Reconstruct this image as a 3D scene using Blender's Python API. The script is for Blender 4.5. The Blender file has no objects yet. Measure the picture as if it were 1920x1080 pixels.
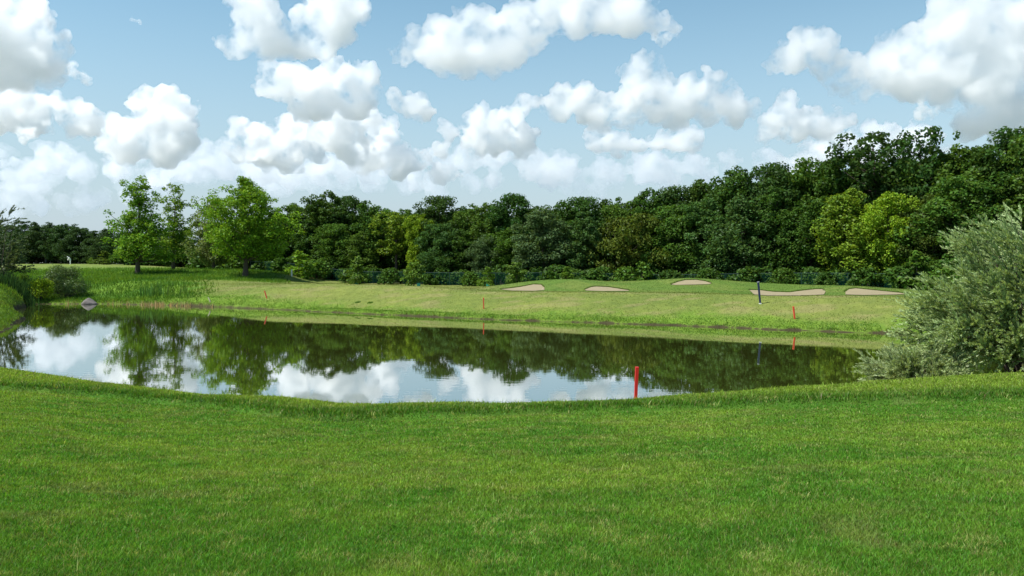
import bpy, bmesh, math, random
import numpy as np
from mathutils import Vector

sc = bpy.context.scene
COL = sc.collection
rng = np.random.default_rng(7)
random.seed(7)
F, CX, HY, HC = 1493.0, 960.0, 480.0, 4.2        # focal length (photo px), centre, horizon row, eye height over the water


def P(px, py, D):
    return np.array([(px - CX) / F * D, D, HC - (py - HY) / F * D])


def smooth(a, b, x):
    t = np.clip((x - a) / (b - a), 0, 1)
    return t * t * (3 - 2 * t)


# ------------------------------------------------------------------ small numpy value noise
_perm = np.random.default_rng(1).random((256, 256))


def vnoise(x, y):
    xi = np.floor(x).astype(int); yi = np.floor(y).astype(int)
    fx = x - xi; fy = y - yi
    fx = fx * fx * (3 - 2 * fx); fy = fy * fy * (3 - 2 * fy)
    g = lambda i, j: _perm[i % 256, j % 256]
    a = g(xi, yi) * (1 - fx) + g(xi + 1, yi) * fx
    b = g(xi, yi + 1) * (1 - fx) + g(xi + 1, yi + 1) * fx
    return a * (1 - fy) + b * fy


def fbm(x, y, o=4):
    s = 0; a = .5; n = 0
    for k in range(o):
        s = s + a * vnoise(x * 2 ** k + 17 * k, y * 2 ** k + 31 * k); n += a; a *= .5
    return s / n


# ------------------------------------------------------------------ mesh helpers
def mesh_np(name, V, Fs, mat=None, parent=None, cols=None, smooth_shade=False, loc=None):
    """V (n,3), Fs: list of int arrays (m,k)"""
    if not isinstance(Fs, (list, tuple)):
        Fs = [Fs]
    me = bpy.data.meshes.new(name)
    V = np.asarray(V, dtype=np.float32)
    me.vertices.add(len(V)); me.vertices.foreach_set('co', V.ravel())
    loops = np.concatenate([f.ravel() for f in Fs]).astype(np.int32)
    tot = np.concatenate([np.full(len(f), f.shape[1]) for f in Fs]).astype(np.int32)
    start = np.concatenate([[0], np.cumsum(tot)[:-1]]).astype(np.int32)
    me.loops.add(len(loops)); me.loops.foreach_set('vertex_index', loops)
    me.polygons.add(len(tot)); me.polygons.foreach_set('loop_start', start)
    try:
        me.polygons.foreach_set('loop_total', tot)
    except Exception:
        pass
    if smooth_shade:
        me.polygons.foreach_set('use_smooth', np.ones(len(tot), dtype=bool))
    me.update(calc_edges=True)
    me.validate()
    if cols is not None:
        ca = me.color_attributes.new('Col', 'FLOAT_COLOR', 'POINT')
        c = np.ones((len(V), 4), dtype=np.float32); c[:, :3] = cols
        ca.data.foreach_set('color', c.ravel())
    if mat:
        me.materials.append(mat)
    return link(name, me, parent, loc)


def link(name, me, parent=None, loc=None):
    o = bpy.data.objects.new(name, me); COL.objects.link(o)
    if parent: o.parent = parent
    if loc is not None: o.location = loc
    return o


def tag(o, label=None, cat=None, group=None, kind=None):
    if label: o['label'] = label
    if cat: o['category'] = cat
    if group: o['group'] = group
    if kind: o['kind'] = kind
    return o


def empty(name, loc, label=None, cat=None, group=None):
    o = bpy.data.objects.new(name, None); COL.objects.link(o)
    o.location = loc; o.empty_display_size = .2
    return tag(o, label, cat, group)


def dup(root, loc, rotz, scale, label, group, color=None, cat=None):
    r = root.copy(); COL.objects.link(r)
    r.location = loc; r.rotation_euler = (0, 0, rotz); r.scale = scale
    for k in ('label', 'category', 'group'):
        if k in r: del r[k]
    tag(r, label, cat or root['category'], group)
    for ch in list(root.children):
        c = ch.copy(); COL.objects.link(c); c.parent = r
        if color is not None and ch.name.split('.')[0] in ('crown', 'foliage'):
            c.color = (*color, 1)
    return r


def tube(pts, rad, n=6, closed_ends=True):
    pts = np.asarray(pts, float); rad = np.asarray(rad, float)
    V = []; m = len(pts)
    for i in range(m):
        d = pts[min(i + 1, m - 1)] - pts[max(i - 1, 0)]
        d = d / (np.linalg.norm(d) + 1e-9)
        a = np.array([1, 0, 0]) if abs(d[0]) < .8 else np.array([0, 1, 0])
        u = np.cross(d, a); u /= np.linalg.norm(u); v = np.cross(d, u)
        th = np.arange(n) / n * 2 * math.pi
        V.append(pts[i] + rad[i] * (np.cos(th)[:, None] * u + np.sin(th)[:, None] * v))
    V = np.concatenate(V)
    i, j = np.meshgrid(np.arange(m - 1), np.arange(n), indexing='ij')
    i = i.ravel(); j = j.ravel(); k = (j + 1) % n
    Fq = np.stack([i * n + j, i * n + k, (i + 1) * n + k, (i + 1) * n + j], 1)
    return V, Fq


class Bag:
    def __init__(s): s.V = []; s.F = {}; s.n = 0
    def add(s, V, Fq):
        s.V.append(np.asarray(V, float)); s.F.setdefault(Fq.shape[1], []).append(Fq + s.n); s.n += len(V)
    def build(s, name, mat, parent=None, **k):
        return mesh_np(name, np.concatenate(s.V), [np.concatenate(f) for f in s.F.values()], mat, parent, **k)


def bm_obj(name, bm, mat, parent=None, smooth_shade=False, loc=None):
    me = bpy.data.meshes.new(name)
    if smooth_shade:
        for f in bm.faces: f.smooth = True
    bm.to_mesh(me); bm.free()
    if mat: me.materials.append(mat)
    return link(name, me, parent, loc)


# ------------------------------------------------------------------ materials
def new_mat(name):
    m = bpy.data.materials.new(name); m.use_nodes = True
    nt = m.node_tree; nt.nodes.clear()
    out = nt.nodes.new('ShaderNodeOutputMaterial')
    return m, nt, out


def N(nt, t, **k):
    n = nt.nodes.new(t)
    for a, b in k.items():
        if a.startswith('i_'):
            key = a[2:]
            n.inputs[int(key) if key.isdigit() else key.replace('_', ' ')].default_value = b
        else:
            setattr(n, a, b)
    return n


def math_n(nt, op, a, b=None):
    n = nt.nodes.new('ShaderNodeMath'); n.operation = op
    for i, x in enumerate((a, b)):
        if x is None: continue
        if isinstance(x, (int, float)): n.inputs[i].default_value = x
        else: nt.links.new(x, n.inputs[i])
    return n.outputs[0]


def leaf_material(name, transl=.4, gloss=.0, hue=.03, vlo=.65, vhi=1.35, attr=False):
    m, nt, out = new_mat(name)
    L = nt.links.new
    if attr:
        src = N(nt, 'ShaderNodeVertexColor', layer_name='Col').outputs['Color']
    else:
        src = N(nt, 'ShaderNodeObjectInfo').outputs['Color']
    g = N(nt, 'ShaderNodeNewGeometry')
    rnd = g.outputs['Random Per Island']
    hsv = N(nt, 'ShaderNodeHueSaturation')
    h = math_n(nt, 'ADD', math_n(nt, 'MULTIPLY', rnd, hue), .5 - hue / 2)
    r2 = math_n(nt, 'FRACT', math_n(nt, 'MULTIPLY', rnd, 37.7))
    v = math_n(nt, 'ADD', math_n(nt, 'MULTIPLY', r2, vhi - vlo), vlo)
    L(h, hsv.inputs['Hue']); L(v, hsv.inputs['Value']); L(src, hsv.inputs['Color'])
    d = N(nt, 'ShaderNodeBsdfDiffuse'); t = N(nt, 'ShaderNodeBsdfTranslucent')
    tc = N(nt, 'ShaderNodeMix', data_type='RGBA', blend_type='MULTIPLY'); tc.inputs[0].default_value = 1
    L(hsv.outputs[0], tc.inputs[6]); tc.inputs[7].default_value = (1.25, 1.15, .55, 1)
    gl = N(nt, 'ShaderNodeBsdfGlossy'); gl.inputs['Roughness'].default_value = .45
    gl.inputs['Color'].default_value = (.9, .95, 1, 1)
    L(hsv.outputs[0], d.inputs[0]); L(tc.outputs[2], t.inputs[0])
    m1 = N(nt, 'ShaderNodeMixShader'); m1.inputs[0].default_value = transl
    L(d.outputs[0], m1.inputs[1]); L(t.outputs[0], m1.inputs[2])
    m2 = N(nt, 'ShaderNodeMixShader'); m2.inputs[0].default_value = gloss
    L(m1.outputs[0], m2.inputs[1]); L(gl.outputs[0], m2.inputs[2])
    L(m2.outputs[0], out.inputs['Surface'])
    return m


def simple_material(name, c, rough=.7, var=.25, scale=8, bump=.0, metal=0):
    m, nt, out = new_mat(name)
    L = nt.links.new
    b = N(nt, 'ShaderNodeBsdfPrincipled'); b.inputs['Roughness'].default_value = rough
    b.inputs['Metallic'].default_value = metal
    tc = N(nt, 'ShaderNodeTexCoord')
    no = N(nt, 'ShaderNodeTexNoise'); no.inputs['Scale'].default_value = scale; no.inputs['Detail'].default_value = 5
    L(tc.outputs['Object'], no.inputs['Vector'])
    mx = N(nt, 'ShaderNodeMix', data_type='RGBA')
    L(no.outputs['Fac'], mx.inputs[0])
    mx.inputs[6].default_value = (*[x * (1 - var) for x in c], 1)
    mx.inputs[7].default_value = (*[min(1, x * (1 + var)) for x in c], 1)
    L(mx.outputs[2], b.inputs['Base Color'])
    if bump:
        bp = N(nt, 'ShaderNodeBump'); bp.inputs['Strength'].default_value = bump
        L(no.outputs['Fac'], bp.inputs['Height']); L(bp.outputs[0], b.inputs['Normal'])
    L(b.outputs[0], out.inputs['Surface'])
    return m


M_leaf = leaf_material('leaf', .36, .006, .035, .6, 1.4)
M_willow = leaf_material('willow_leaf', .28, .02, .03, .6, 1.4)
M_grass = leaf_material('grass_blade', .42, .008, .03, .7, 1.3, attr=True)
M_bark = simple_material('bark', (.075, .058, .042), .9, .45, 6, .4)
M_red = simple_material('red_paint', (.62, .018, .014), .45, .12, 14, .05)
M_redfar = simple_material('red_paint_weathered', (.55, .05, .018), .55, .2, 14, .05)
M_white = simple_material('white_paint', (.75, .76, .72), .5, .08, 9)
M_navy = simple_material('navy_paint', (.012, .02, .065), .4, .25, 6)
M_teal = simple_material('turquoise_plastic', (.05, .36, .25), .5, .15, 9)
M_fencepost = simple_material('green_metal', (.006, .04, .03), .6, .2, 5)
M_rock = simple_material('rock', (.12, .105, .096), .9, .5, 3.5, .8)
M_sand = simple_material('sand', (.245, .20, .112), .95, .16, 1.1, .25)
M_skin = simple_material('skin', (.5, .3, .22), .6, .1, 5)
M_cloth = simple_material('white_cloth', (.8, .8, .78), .85, .06, 20, .1)
M_hair = simple_material('dark_hair', (.05, .035, .025), .7, .2, 30)
M_shoe = simple_material('shoe_leather', (.7, .7, .68), .6, .1, 30)

# fence mesh: fine wire that lets most of the view through
M_net, nt, out = new_mat('wire_mesh')
d = N(nt, 'ShaderNodeBsdfDiffuse'); d.inputs[0].default_value = (.008, .055, .042, 1)
t = N(nt, 'ShaderNodeBsdfTransparent')
mx = N(nt, 'ShaderNodeMixShader'); mx.inputs[0].default_value = .18
nt.links.new(t.outputs[0], mx.inputs[1]); nt.links.new(d.outputs[0], mx.inputs[2]); nt.links.new(mx.outputs[0], out.inputs['Surface'])

# ------------------------------------------------------------------ the pond outline
def shore(px, py): return P(px, py, HC * F / (py - HY))[:2]

near_shore = [(0, 700, 28.6), (200, 0, 25.3), (400, 0, 22.9), (560, 0, 21.2), (760, 0, 20.2), (960, 0, 20.0), (1193, 0, 20.4), (1400, 0, 21.6), (1560, 0, 22.6), (1700, 0, 23.6), (1850, 0, 25.6)]
poly = [((px - CX) / F * D, D) for px, _, D in near_shore]
poly += [(18.5, 29.5), (21.5, 34), (22.6, 38.5)]
poly += [tuple(shore(*p)) for p in [(1690, 627), (1600, 624), (1500, 620), (1400, 616), (1300, 612), (1200, 608.5), (1100, 605), (1000, 602), (907, 599), (820, 595), (750, 592), (670, 588), (600, 585), (550, 582), (500, 580), (440, 577), (380, 575), (300, 572.5), (235, 571), (180, 570), (120, 570), (65, 571)]]
poly += [tuple(shore(*p)) for p in [(46, 576), (28, 583), (20, 590), (34, 594), (38, 601), (22, 613), (6, 622), (-30, 632), (-60, 645), (-70, 665), (-50, 690)]]
poly = np.array(poly)


def resample(p, k=4):
    q = []
    n = len(p)
    for i in range(n):
        p0, p1, p2, p3 = p[i - 1], p[i], p[(i + 1) % n], p[(i + 2) % n]
        for t in np.arange(k) / k:
            q.append(.5 * ((2 * p1) + (-p0 + p2) * t + (2 * p0 - 5 * p1 + 4 * p2 - p3) * t * t + (-p0 + 3 * p1 - 3 * p2 + p3) * t ** 3))
    return np.array(q)


POND = resample(poly, 3)


def sdist(X, Y, poly=None):
    """signed distance to the pond, positive on land"""
    poly = POND if poly is None else poly
    X = np.asarray(X, float); Y = np.asarray(Y, float)
    shp = X.shape; X = X.ravel(); Y = Y.ravel()
    best = np.full(len(X), 1e18); ins = np.zeros(len(X), bool)
    n = len(poly)
    for i in range(n):
        ax, ay = poly[i]; bx, by = poly[(i + 1) % n]
        ex, ey = bx - ax, by - ay
        L2 = ex * ex + ey * ey + 1e-12
        t = np.clip(((X - ax) * ex + (Y - ay) * ey) / L2, 0, 1)
        dx = X - ax - t * ex; dy = Y - ay - t * ey
        best = np.minimum(best, dx * dx + dy * dy)
        if ay != by:
            c = ((ay > Y) != (by > Y)) & (X < (bx - ax) * (Y - ay) / (by - ay) + ax)
            ins ^= c
    d = np.sqrt(best)
    return np.where(ins, -d, d).reshape(shp)


# ------------------------------------------------------------------ terrain height
crest_px = np.array([-400, 0, 90, 180, 290, 400, 530, 640, 760, 900, 1000, 1193, 1320, 1500, 1700, 1850, 1920, 2300])
crest_py = np.array([640, 685, 699, 715, 728, 738, 746, 757, 760, 757.5, 755, 749, 742, 730, 718, 710, 708, 700])
crest_Y = np.array([32, 27, 25, 23.6, 22.2, 21, 19.7, 19, 18.5, 18.3, 18.3, 18.7, 19, 19.5, 20.5, 21.3, 21.5, 22.])
crest_u = (crest_px - CX) / F
crest_z = HC - (crest_py - HY) / F * crest_Y
ridge_py = np.interp(crest_px, [0, 250, 420, 500, 580, 640, 700, 800, 960, 1200, 1500, 1920], [730, 750, 768, 779, 788, 792, 791, 786, 779, 772, 764, 753])


def near_base(X, Y):
    u = np.clip(X / np.maximum(Y, 4.0), -.9, .9)
    Yc = np.interp(u, crest_u, crest_Y); zc = np.interp(u, crest_u, crest_z)
    s = (Yc - Y) / (Yc - 4.0)
    ss = np.clip(s, -.2, 1.25)
    z = zc - .07 + (2.5 - zc + .07) * (ss + .07 * np.sin(np.clip(ss, 0, 1) * math.pi) * -1)
    return z, u, Yc


def ridge_Y():
    out = []
    Ys = np.arange(6, 32, .05)
    for u, py in zip(crest_u, ridge_py):
        z, _, _ = near_base(u * Ys, Ys)
        r = HC - (py - HY) / F * Ys
        k = np.where(r <= z)[0]
        out.append(Ys[k[0]] if len(k) else 15)
    return np.array(out)


RIDGE = ridge_Y()
RIDGE = np.minimum(RIDGE, crest_Y - 1.6)

far_pts = [  # photo pixel, distance -> ground height
    (498, 559, 65.2), (907, 578, 56), (1489, 598, 46.5), (300, 556, 71), (700, 569, 61), (1200, 588, 51), (1650, 606, 44.4), (600, 566, 63),
    (500, 541, 68.5), (600, 533.5, 70), (700, 540, 66), (800, 544, 63.5), (907, 546.5, 61.5), (1000, 549, 59.5), (1100, 550.5, 57.8), (1200, 552, 56.2), (1300, 553.5, 54.5), (1400, 555, 52.8), (1500, 556.5, 51.3), (1600, 557.5, 50), (1690, 558.5, 49), (1820, 563, 46.5),
    (560, 529, 100), (620, 531.5, 98), (680, 535, 94), (750, 537.5, 92), (820, 539.5, 89), (880, 541, 85),
    (740, 539, 76), (800, 540.5, 76), (860, 542, 74), (930, 540, 70), (1000, 528, 73), (1060, 523.5, 74), (1130, 527, 74), (1180, 530, 73), (1230, 526, 73), (1285, 521.5, 72.5), (1330, 525, 71.5), (1370, 531, 70), (1420, 537.5, 68), (1470, 539, 67), (1550, 537, 66), (1620, 538, 65), (1690, 546, 63.5), (1770, 550, 62), (1900, 555, 60),
    (930, 546, 65), (1020, 547.5, 63.5), (1100, 548, 61.8), (1200, 548.5, 61), (1290, 549.5, 60), (1350, 552, 58.5), (1450, 555.2, 56.5), (1550, 556, 55), (1640, 557, 54), (1750, 559, 53),
    (258, 513, 97), (327, 505, 105), (460, 518, 97), (547, 518, 100), (395, 506, 104), (200, 499, 120), (131, 493.5, 165), (60, 493, 170), (180, 497, 130), (20, 493, 165), (240, 530, 80), (350, 541, 74), (75, 568, 70.3), (120, 565, 72.5), (100, 548, 77), (165, 567, 71), (150, 520, 92), (80, 505, 112),
    (440, 532, 80), (420, 545, 71), (0, 536, 66), (30, 546, 66), (-60, 530, 66), (-120, 545, 50), (0, 562, 58), (10, 592, 49), (-300, 540, 45), (-300, 520, 80), (-200, 505, 120), (-300, 498, 160),
]
fp = [P(*p) for p in far_pts]
for (x, y, z) in [(14, 88, .7), (22, 86, .7), (30, 82, .8), (38, 76, .8), (52, 68, .8), (0, 98, .6), (-15, 112, .7), (-32, 120, 1.2), (10, 130, .8), (50, 105, .9), (-40, 150, 1.8), (70, 60, .6), (80, 110, 1), (40, 45, .5), (45, 30, .8), (0, 170, 1.6), (-70, 200, 2.6), (-110, 170, 2.8), (-150, 100, 2.6), (60, 160, 1.5), (120, 60, 1), (46, 72, .7)]:
    fp.append(np.array([x, y, z]))
fp = np.array(fp)
ctr = fp[:, :2].mean(0); SC = 40.0


def tps_k(r2): return r2 * np.log(r2 + 1e-9) * .5


def tps_fit(p, z, lam=.0004):
    q = (p - ctr) / SC; n = len(q)
    K = tps_k(((q[:, None] - q[None]) ** 2).sum(-1)) + lam * np.eye(n)
    Pm = np.c_[np.ones(n), q]
    A = np.block([[K, Pm], [Pm.T, np.zeros((3, 3))]])
    return np.linalg.solve(A, np.r_[z, 0, 0, 0]), q


TW, TQ = tps_fit(fp[:, :2], fp[:, 2])


def far_base(X, Y):
    q = np.c_[(X.ravel() - ctr[0]) / SC, (Y.ravel() - ctr[1]) / SC]
    z = TW[-3] + q @ TW[-2:]
    for i in range(len(TQ)):
        z = z + TW[i] * tps_k((q[:, 0] - TQ[i, 0]) ** 2 + (q[:, 1] - TQ[i, 1]) ** 2)
    z = z.reshape(X.shape)
    r = np.hypot(X, Y - 60)
    far = smooth(110, 200, r)
    return np.clip(z, .25, 6) * (1 - far) + 2.2 * far


def height(X, Y, full=False):
    X = np.asarray(X, float); Y = np.asarray(Y, float)
    zn, u, Yc = near_base(X, Y)
    Yr = np.interp(u, crest_u, RIDGE)
    rn = (fbm(X * .9, Y * .9, 2) - .5) * .5
    strip = smooth(-.18, .18, Y - Yr + rn) * smooth(-2.5, -.2, -(Y - Yc) - 0.5 + 0) 
    zn = zn + .12 * smooth(-.22, .22, Y - Yr + rn) * np.where(Y > 5, 1, 0)
    zn = zn + (fbm(X * .5, Y * .5, 3) - .5) * .10
    zf = far_base(X, Y) + (fbm(X * .22 + 9, Y * .22, 3) - .5) * .10
    w = smooth(31, 37, Y + np.abs(X) * .12)
    zl = zn * (1 - w) + zf * w
    sd = sdist(X, Y) + (fbm(X * .8 + 3, Y * .8, 3) - .5) * .7 * smooth(30, 40, Y)
    wr = 2.0 * (1 - w) + .9 * w
    f = np.clip(sd / wr, 0, 1)
    f = f ** .62
    f = np.maximum(f, .5 * smooth(0, .3, sd) * w)
    land = zl * np.where(sd < wr, f, 1)
    z = np.where(sd > 0, land, -.04 - np.minimum(1.3, .5 * -sd))
    if full:
        return z, sd, w, u, Yc, Yr
    return z


def ground(x, y): return float(height(np.array([x]), np.array([y]))[0])


def hit(px, py, y0=3):
    """where the view ray of a photo pixel first meets the ground"""
    Ys = np.arange(y0, y0 + 45, .1)
    x = (px - CX) / F * Ys; z = HC - (py - HY) / F * Ys
    k = np.where(z <= height(x, Ys))[0]
    i = k[0] if len(k) else len(Ys) - 1
    return np.array([x[i], Ys[i], ground(x[i], Ys[i])])


def on_ground(px, D):
    x = (px - CX) / F * D
    return np.array([x, D, ground(x, D)])


# ------------------------------------------------------------------ ground sheet
ang = np.concatenate([np.arange(-180, -44, 4.), np.arange(-44, 44, .115), np.arange(44, 180, 4.)])
ang = np.radians(ang)
rad = np.concatenate([[.3], np.arange(.8, 3, .4), np.arange(3, 26, .13), np.arange(26, 42, .3), np.arange(42, 72, .13), np.arange(72, 90, .24), np.arange(90, 130, .6), 130 * 1.07 ** np.arange(60)])
R_, A_ = np.meshgrid(rad, ang, indexing='ij')
GX = R_ * np.sin(A_); GY = R_ * np.cos(A_)
GZ, SD, WF, U_, YC, YR = height(GX, GY, True)
GZ = np.where((A_ > math.radians(-179)) | True, GZ, GZ)
nr, na = GX.shape
ii, jj = np.meshgrid(np.arange(nr - 1), np.arange(na), indexing='ij')
ii = ii.ravel(); jj = jj.ravel(); j2 = (jj + 1) % na
GF = np.stack([ii * na + jj, ii * na + j2, (ii + 1) * na + j2, (ii + 1) * na + jj], 1)


def lerp(a, b, t): return np.asarray(a) * (1 - t[..., None]) + np.asarray(b) * t[..., None]


C_LAWN = np.array((.092, .238, .02)); C_LAWN2 = np.array((.245, .355, .044)); C_FAIR = np.array((.158, .188, .04)); C_FAIR2 = np.array((.125, .165, .032))
C_ROUGH = np.array((.075, .165, .018)); C_FRINGE = np.array((.118, .21, .02)); C_MUD = np.array((.05, .043, .02)); C_FOREST = np.array((.02, .03, .009)); C_STRAW = np.array((.27, .235, .10))
EDGE = np.array([((px - CX) / F * D, D) for px, D in [(-400, 178), (0, 172), (200, 150), (330, 128), (430, 122), (520, 112), (700, 106), (880, 99), (1000, 93), (1150, 92), (1300, 90), (1400, 86), (1550, 81), (1700, 75), (1900, 70), (2200, 62), (2700, 52)]])


def land_colour(X, Y, SD, WF, u, Yc, Yr):
    n1 = fbm(X * .35, Y * .35, 4); n2 = fbm(X * 1.3 + 5, Y * 1.3, 3); n3 = fbm(X * .12 + 40, Y * .12, 3)
    lawn = lerp(C_LAWN, C_LAWN2, np.clip(.12 + smooth(.40, .70, n1) * .38 + (n2 - .5) * .8 + (fbm(X * 3.1, Y * 3.1, 3) - .5) * .7, 0, 1))
    lawn = lerp(lawn, C_STRAW, np.clip(smooth(.62, .76, fbm(X * 1.3 + 50, Y * 2.6 + 8, 3)) * .30, 0, 1))
    tall = smooth(-.25, .1, Y - Yr + (n2 - .5) * .5)
    lawn = lerp(lawn, lerp(C_LAWN * .72, C_LAWN2 * .95, smooth(.25, 2.6, Y - Yr + (n2 - .5) * 1.5)), tall * .85)
    fair = lerp(C_FAIR, C_FAIR2, smooth(.35, .65, n3 * .6 + n1 * .4))
    fair = lerp(fair, C_STRAW * .85, smooth(.50, .72, fbm(X * .5 + 80, Y * 1.3, 4)) * .5)
    fair = fair * (.88 + .24 * fbm(X * 1.6 + 33, Y * 2.4, 3))[..., None]
    # mown green on the mounds
    px = X / np.maximum(Y, 1) * F + CX
    mound = smooth(-1.5, 2, Y - np.interp(px, [900, 1350, 1750], [66, 58.5, 53])) * smooth(900, 960, px) * (1 - smooth(108, 112, Y))
    fair = lerp(fair, lerp(C_FAIR2 * np.array((.62, .88, .6)), C_FAIR, smooth(.45, .7, n1) * .45), mound * .85)
    # long grass round the three trees and along the left shore
    rough = np.clip(smooth(400, 330, px + (n1 - .5) * 120) * smooth(66, 70, Y) + smooth(84, 90, Y + (n2 - .5) * 4) * smooth(545, 500, px), 0, 1) * smooth(30, 40, Y)
    rough = rough * (1 - smooth(108, 118, Y) * .8)
    rc = lerp(C_ROUGH, C_FRINGE, smooth(.35, .65, n1))
    far = lerp(fair, rc, rough)
    fr = smooth(3.2, .6, SD + (n2 - .5) * 2.4)
    far = lerp(far, lerp(C_FRINGE, C_FAIR2, np.clip(n2 - .2, 0, 1) * .5), fr * .9)
    # wood floor
    ey = np.interp(np.arctan2(X, Y), np.arctan2(EDGE[:, 0], EDGE[:, 1]), np.hypot(EDGE[:, 0], EDGE[:, 1]))
    rr = np.hypot(X, Y) - ey
    far = lerp(far, C_FOREST, smooth(-1, 2, rr))
    far = lerp(far, (.15, .165, .135), smooth(50, 90, rr))  # unseen ground past the wood, paled and greyed to bounce light onto cloud undersides
    c = lerp(lawn, far, WF)
    c = lerp(c, C_MUD, smooth(.2, .08, SD + (fbm(X * 1.7 + 21, Y * 1.7, 3) - .5) * .34) * np.clip(WF + .3, 0, 1))
    return c


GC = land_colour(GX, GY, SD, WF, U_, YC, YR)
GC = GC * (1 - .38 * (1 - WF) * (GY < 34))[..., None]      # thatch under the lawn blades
M_ground, nt, out = new_mat('turf')
L = nt.links.new
vc = N(nt, 'ShaderNodeVertexColor', layer_name='Col')
tc = N(nt, 'ShaderNodeTexCoord')
mp = N(nt, 'ShaderNodeMapping'); mp.inputs['Scale'].default_value = (1, .55, 1)
L(tc.outputs['Object'], mp.inputs['Vector'])
n1 = N(nt, 'ShaderNodeTexNoise'); n1.inputs['Scale'].default_value = 1.6; n1.inputs['Detail'].default_value = 8; n1.inputs['Roughness'].default_value = .75
n2 = N(nt, 'ShaderNodeTexNoise'); n2.inputs['Scale'].default_value = 14; n2.inputs['Detail'].default_value = 4; n2.inputs['Roughness'].default_value = .7
L(mp.outputs[0], n1.inputs['Vector']); L(tc.outputs['Object'], n2.inputs['Vector'])
s = math_n(nt, 'ADD', math_n(nt, 'MULTIPLY', n1.outputs['Fac'], 1.0), math_n(nt, 'MULTIPLY', n2.outputs['Fac'], .9))
hs = N(nt, 'ShaderNodeHueSaturation')
L(vc.outputs['Color'], hs.inputs['Color'])
L(math_n(nt, 'ADD', math_n(nt, 'MULTIPLY', s, 1.0), .05), hs.inputs['Value'])
L(math_n(nt, 'ADD', math_n(nt, 'MULTIPLY', n1.outputs['Fac'], -.05), .525), hs.inputs['Hue'])
b = N(nt, 'ShaderNodeBsdfPrincipled'); b.inputs['Roughness'].default_value = .95; b.inputs['Specular IOR Level'].default_value = .15
bp = N(nt, 'ShaderNodeBump'); bp.inputs['Strength'].default_value = .7; bp.inputs['Distance'].default_value = .08
L(s, bp.inputs['Height']); L(bp.outputs[0], b.inputs['Normal'])
L(hs.outputs[0], b.inputs['Base Color']); L(b.outputs[0], out.inputs['Surface'])
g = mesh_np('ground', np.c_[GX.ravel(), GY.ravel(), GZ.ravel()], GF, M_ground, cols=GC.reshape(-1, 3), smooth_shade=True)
tag(g, kind='structure')

# ------------------------------------------------------------------ water
M_water, nt, out = new_mat('pond_water')
L = nt.links.new
murk = N(nt, 'ShaderNodeBsdfDiffuse'); murk.inputs[0].default_value = (.040, .050, .009, 1)
mir = N(nt, 'ShaderNodeBsdfGlossy'); mir.inputs['Roughness'].default_value = .0; mir.inputs[0].default_value = (1, 1, 1, 1)
lw = N(nt, 'ShaderNodeLayerWeight'); lw.inputs['Blend'].default_value = .5
fac = math_n(nt, 'ADD', math_n(nt, 'MULTIPLY', math_n(nt, 'POWER', lw.outputs['Facing'], 2.0), .98), .02)
b = N(nt, 'ShaderNodeMixShader'); L(fac, b.inputs[0]); L(murk.outputs[0], b.inputs[1]); L(mir.outputs[0], b.inputs[2])
tc = N(nt, 'ShaderNodeTexCoord')
mp = N(nt, 'ShaderNodeMapping'); mp.inputs['Scale'].default_value = (.8, 3.2, 1)
L(tc.outputs['Object'], mp.inputs['Vector'])
w1 = N(nt, 'ShaderNodeTexNoise'); w1.inputs['Scale'].default_value = 1.1; w1.inputs['Detail'].default_value = 3
w2 = N(nt, 'ShaderNodeTexNoise'); w2.inputs['Scale'].default_value = .07; w2.inputs['Detail'].default_value = 2
L(mp.outputs[0], w1.inputs['Vector']); L(tc.outputs['Object'], w2.inputs['Vector'])
hgt = math_n(nt, 'MULTIPLY', w1.outputs['Fac'], math_n(nt, 'POWER', w2.outputs['Fac'], 1.5))
bp = N(nt, 'ShaderNodeBump'); bp.inputs['Strength'].default_value = 1.0; bp.inputs['Distance'].default_value = .0022
L(hgt, bp.inputs['Height']); L(bp.outputs[0], mir.inputs['Normal']); L(b.outputs[0], out.inputs['Surface'])
bm = bmesh.new()
vs = [bm.verts.new((x, y, 0)) for x, y in [(-46, 17), (30, 17), (30, 46), (5, 62), (-25, 78), (-52, 80)]]
bm.faces.new(vs)
tag(bm_obj('pond_water', bm, M_water), kind='structure')

# ------------------------------------------------------------------ grass blades
def blades(X, Y, Z, h, w, lean, col, seg2=False):
    n = len(X)
    th = rng.random(n) * 2 * math.pi; ph = rng.random(n) * 2 * math.pi
    base = np.c_[X, Y, Z - .004]
    side = np.c_[np.cos(th), np.sin(th), np.zeros(n)] * (w / 2)[:, None]
    ln = np.c_[np.cos(ph), np.sin(ph), np.zeros(n)] * (lean * h)[:, None]
    tip = base + ln + np.c_[np.zeros(n), np.zeros(n), h]
    if seg2:
        mid = base + ln * .32 + np.c_[np.zeros(n), np.zeros(n), h * .6]
        V = np.stack([base - side, base + side, mid + side * .8, mid - side * .8, tip], 1).reshape(-1, 3)
        i = np.arange(n) * 5
        return V, [np.stack([i, i + 1, i + 2, i + 3], 1), np.stack([i + 3, i + 2, i + 4], 1)], np.repeat(col, 5, 0)
    V = np.stack([base - side, base + side, tip], 1).reshape(-1, 3)
    i = np.arange(n) * 3
    return V, [np.stack([i, i + 1, i + 2], 1)], np.repeat(col, 3, 0)


def grass_obj(name, parts, mat, label=None):
    V = []; Fd = {}; C = []; n = 0
    for v, fs, c in parts:
        for f in fs: Fd.setdefault(f.shape[1], []).append(f + n)
        V.append(v); C.append(c); n += len(v)
    o = mesh_np(name, np.concatenate(V), [np.concatenate(f) for f in Fd.values()], mat, cols=np.concatenate(C))
    return tag(o, label, kind='stuff')


def lawn_points(n, y0, y1):
    Y = np.exp(rng.uniform(math.log(y0), math.log(y1), n))
    X = rng.uniform(-1.02, 1.02, n) * Y
    return X, Y


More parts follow.
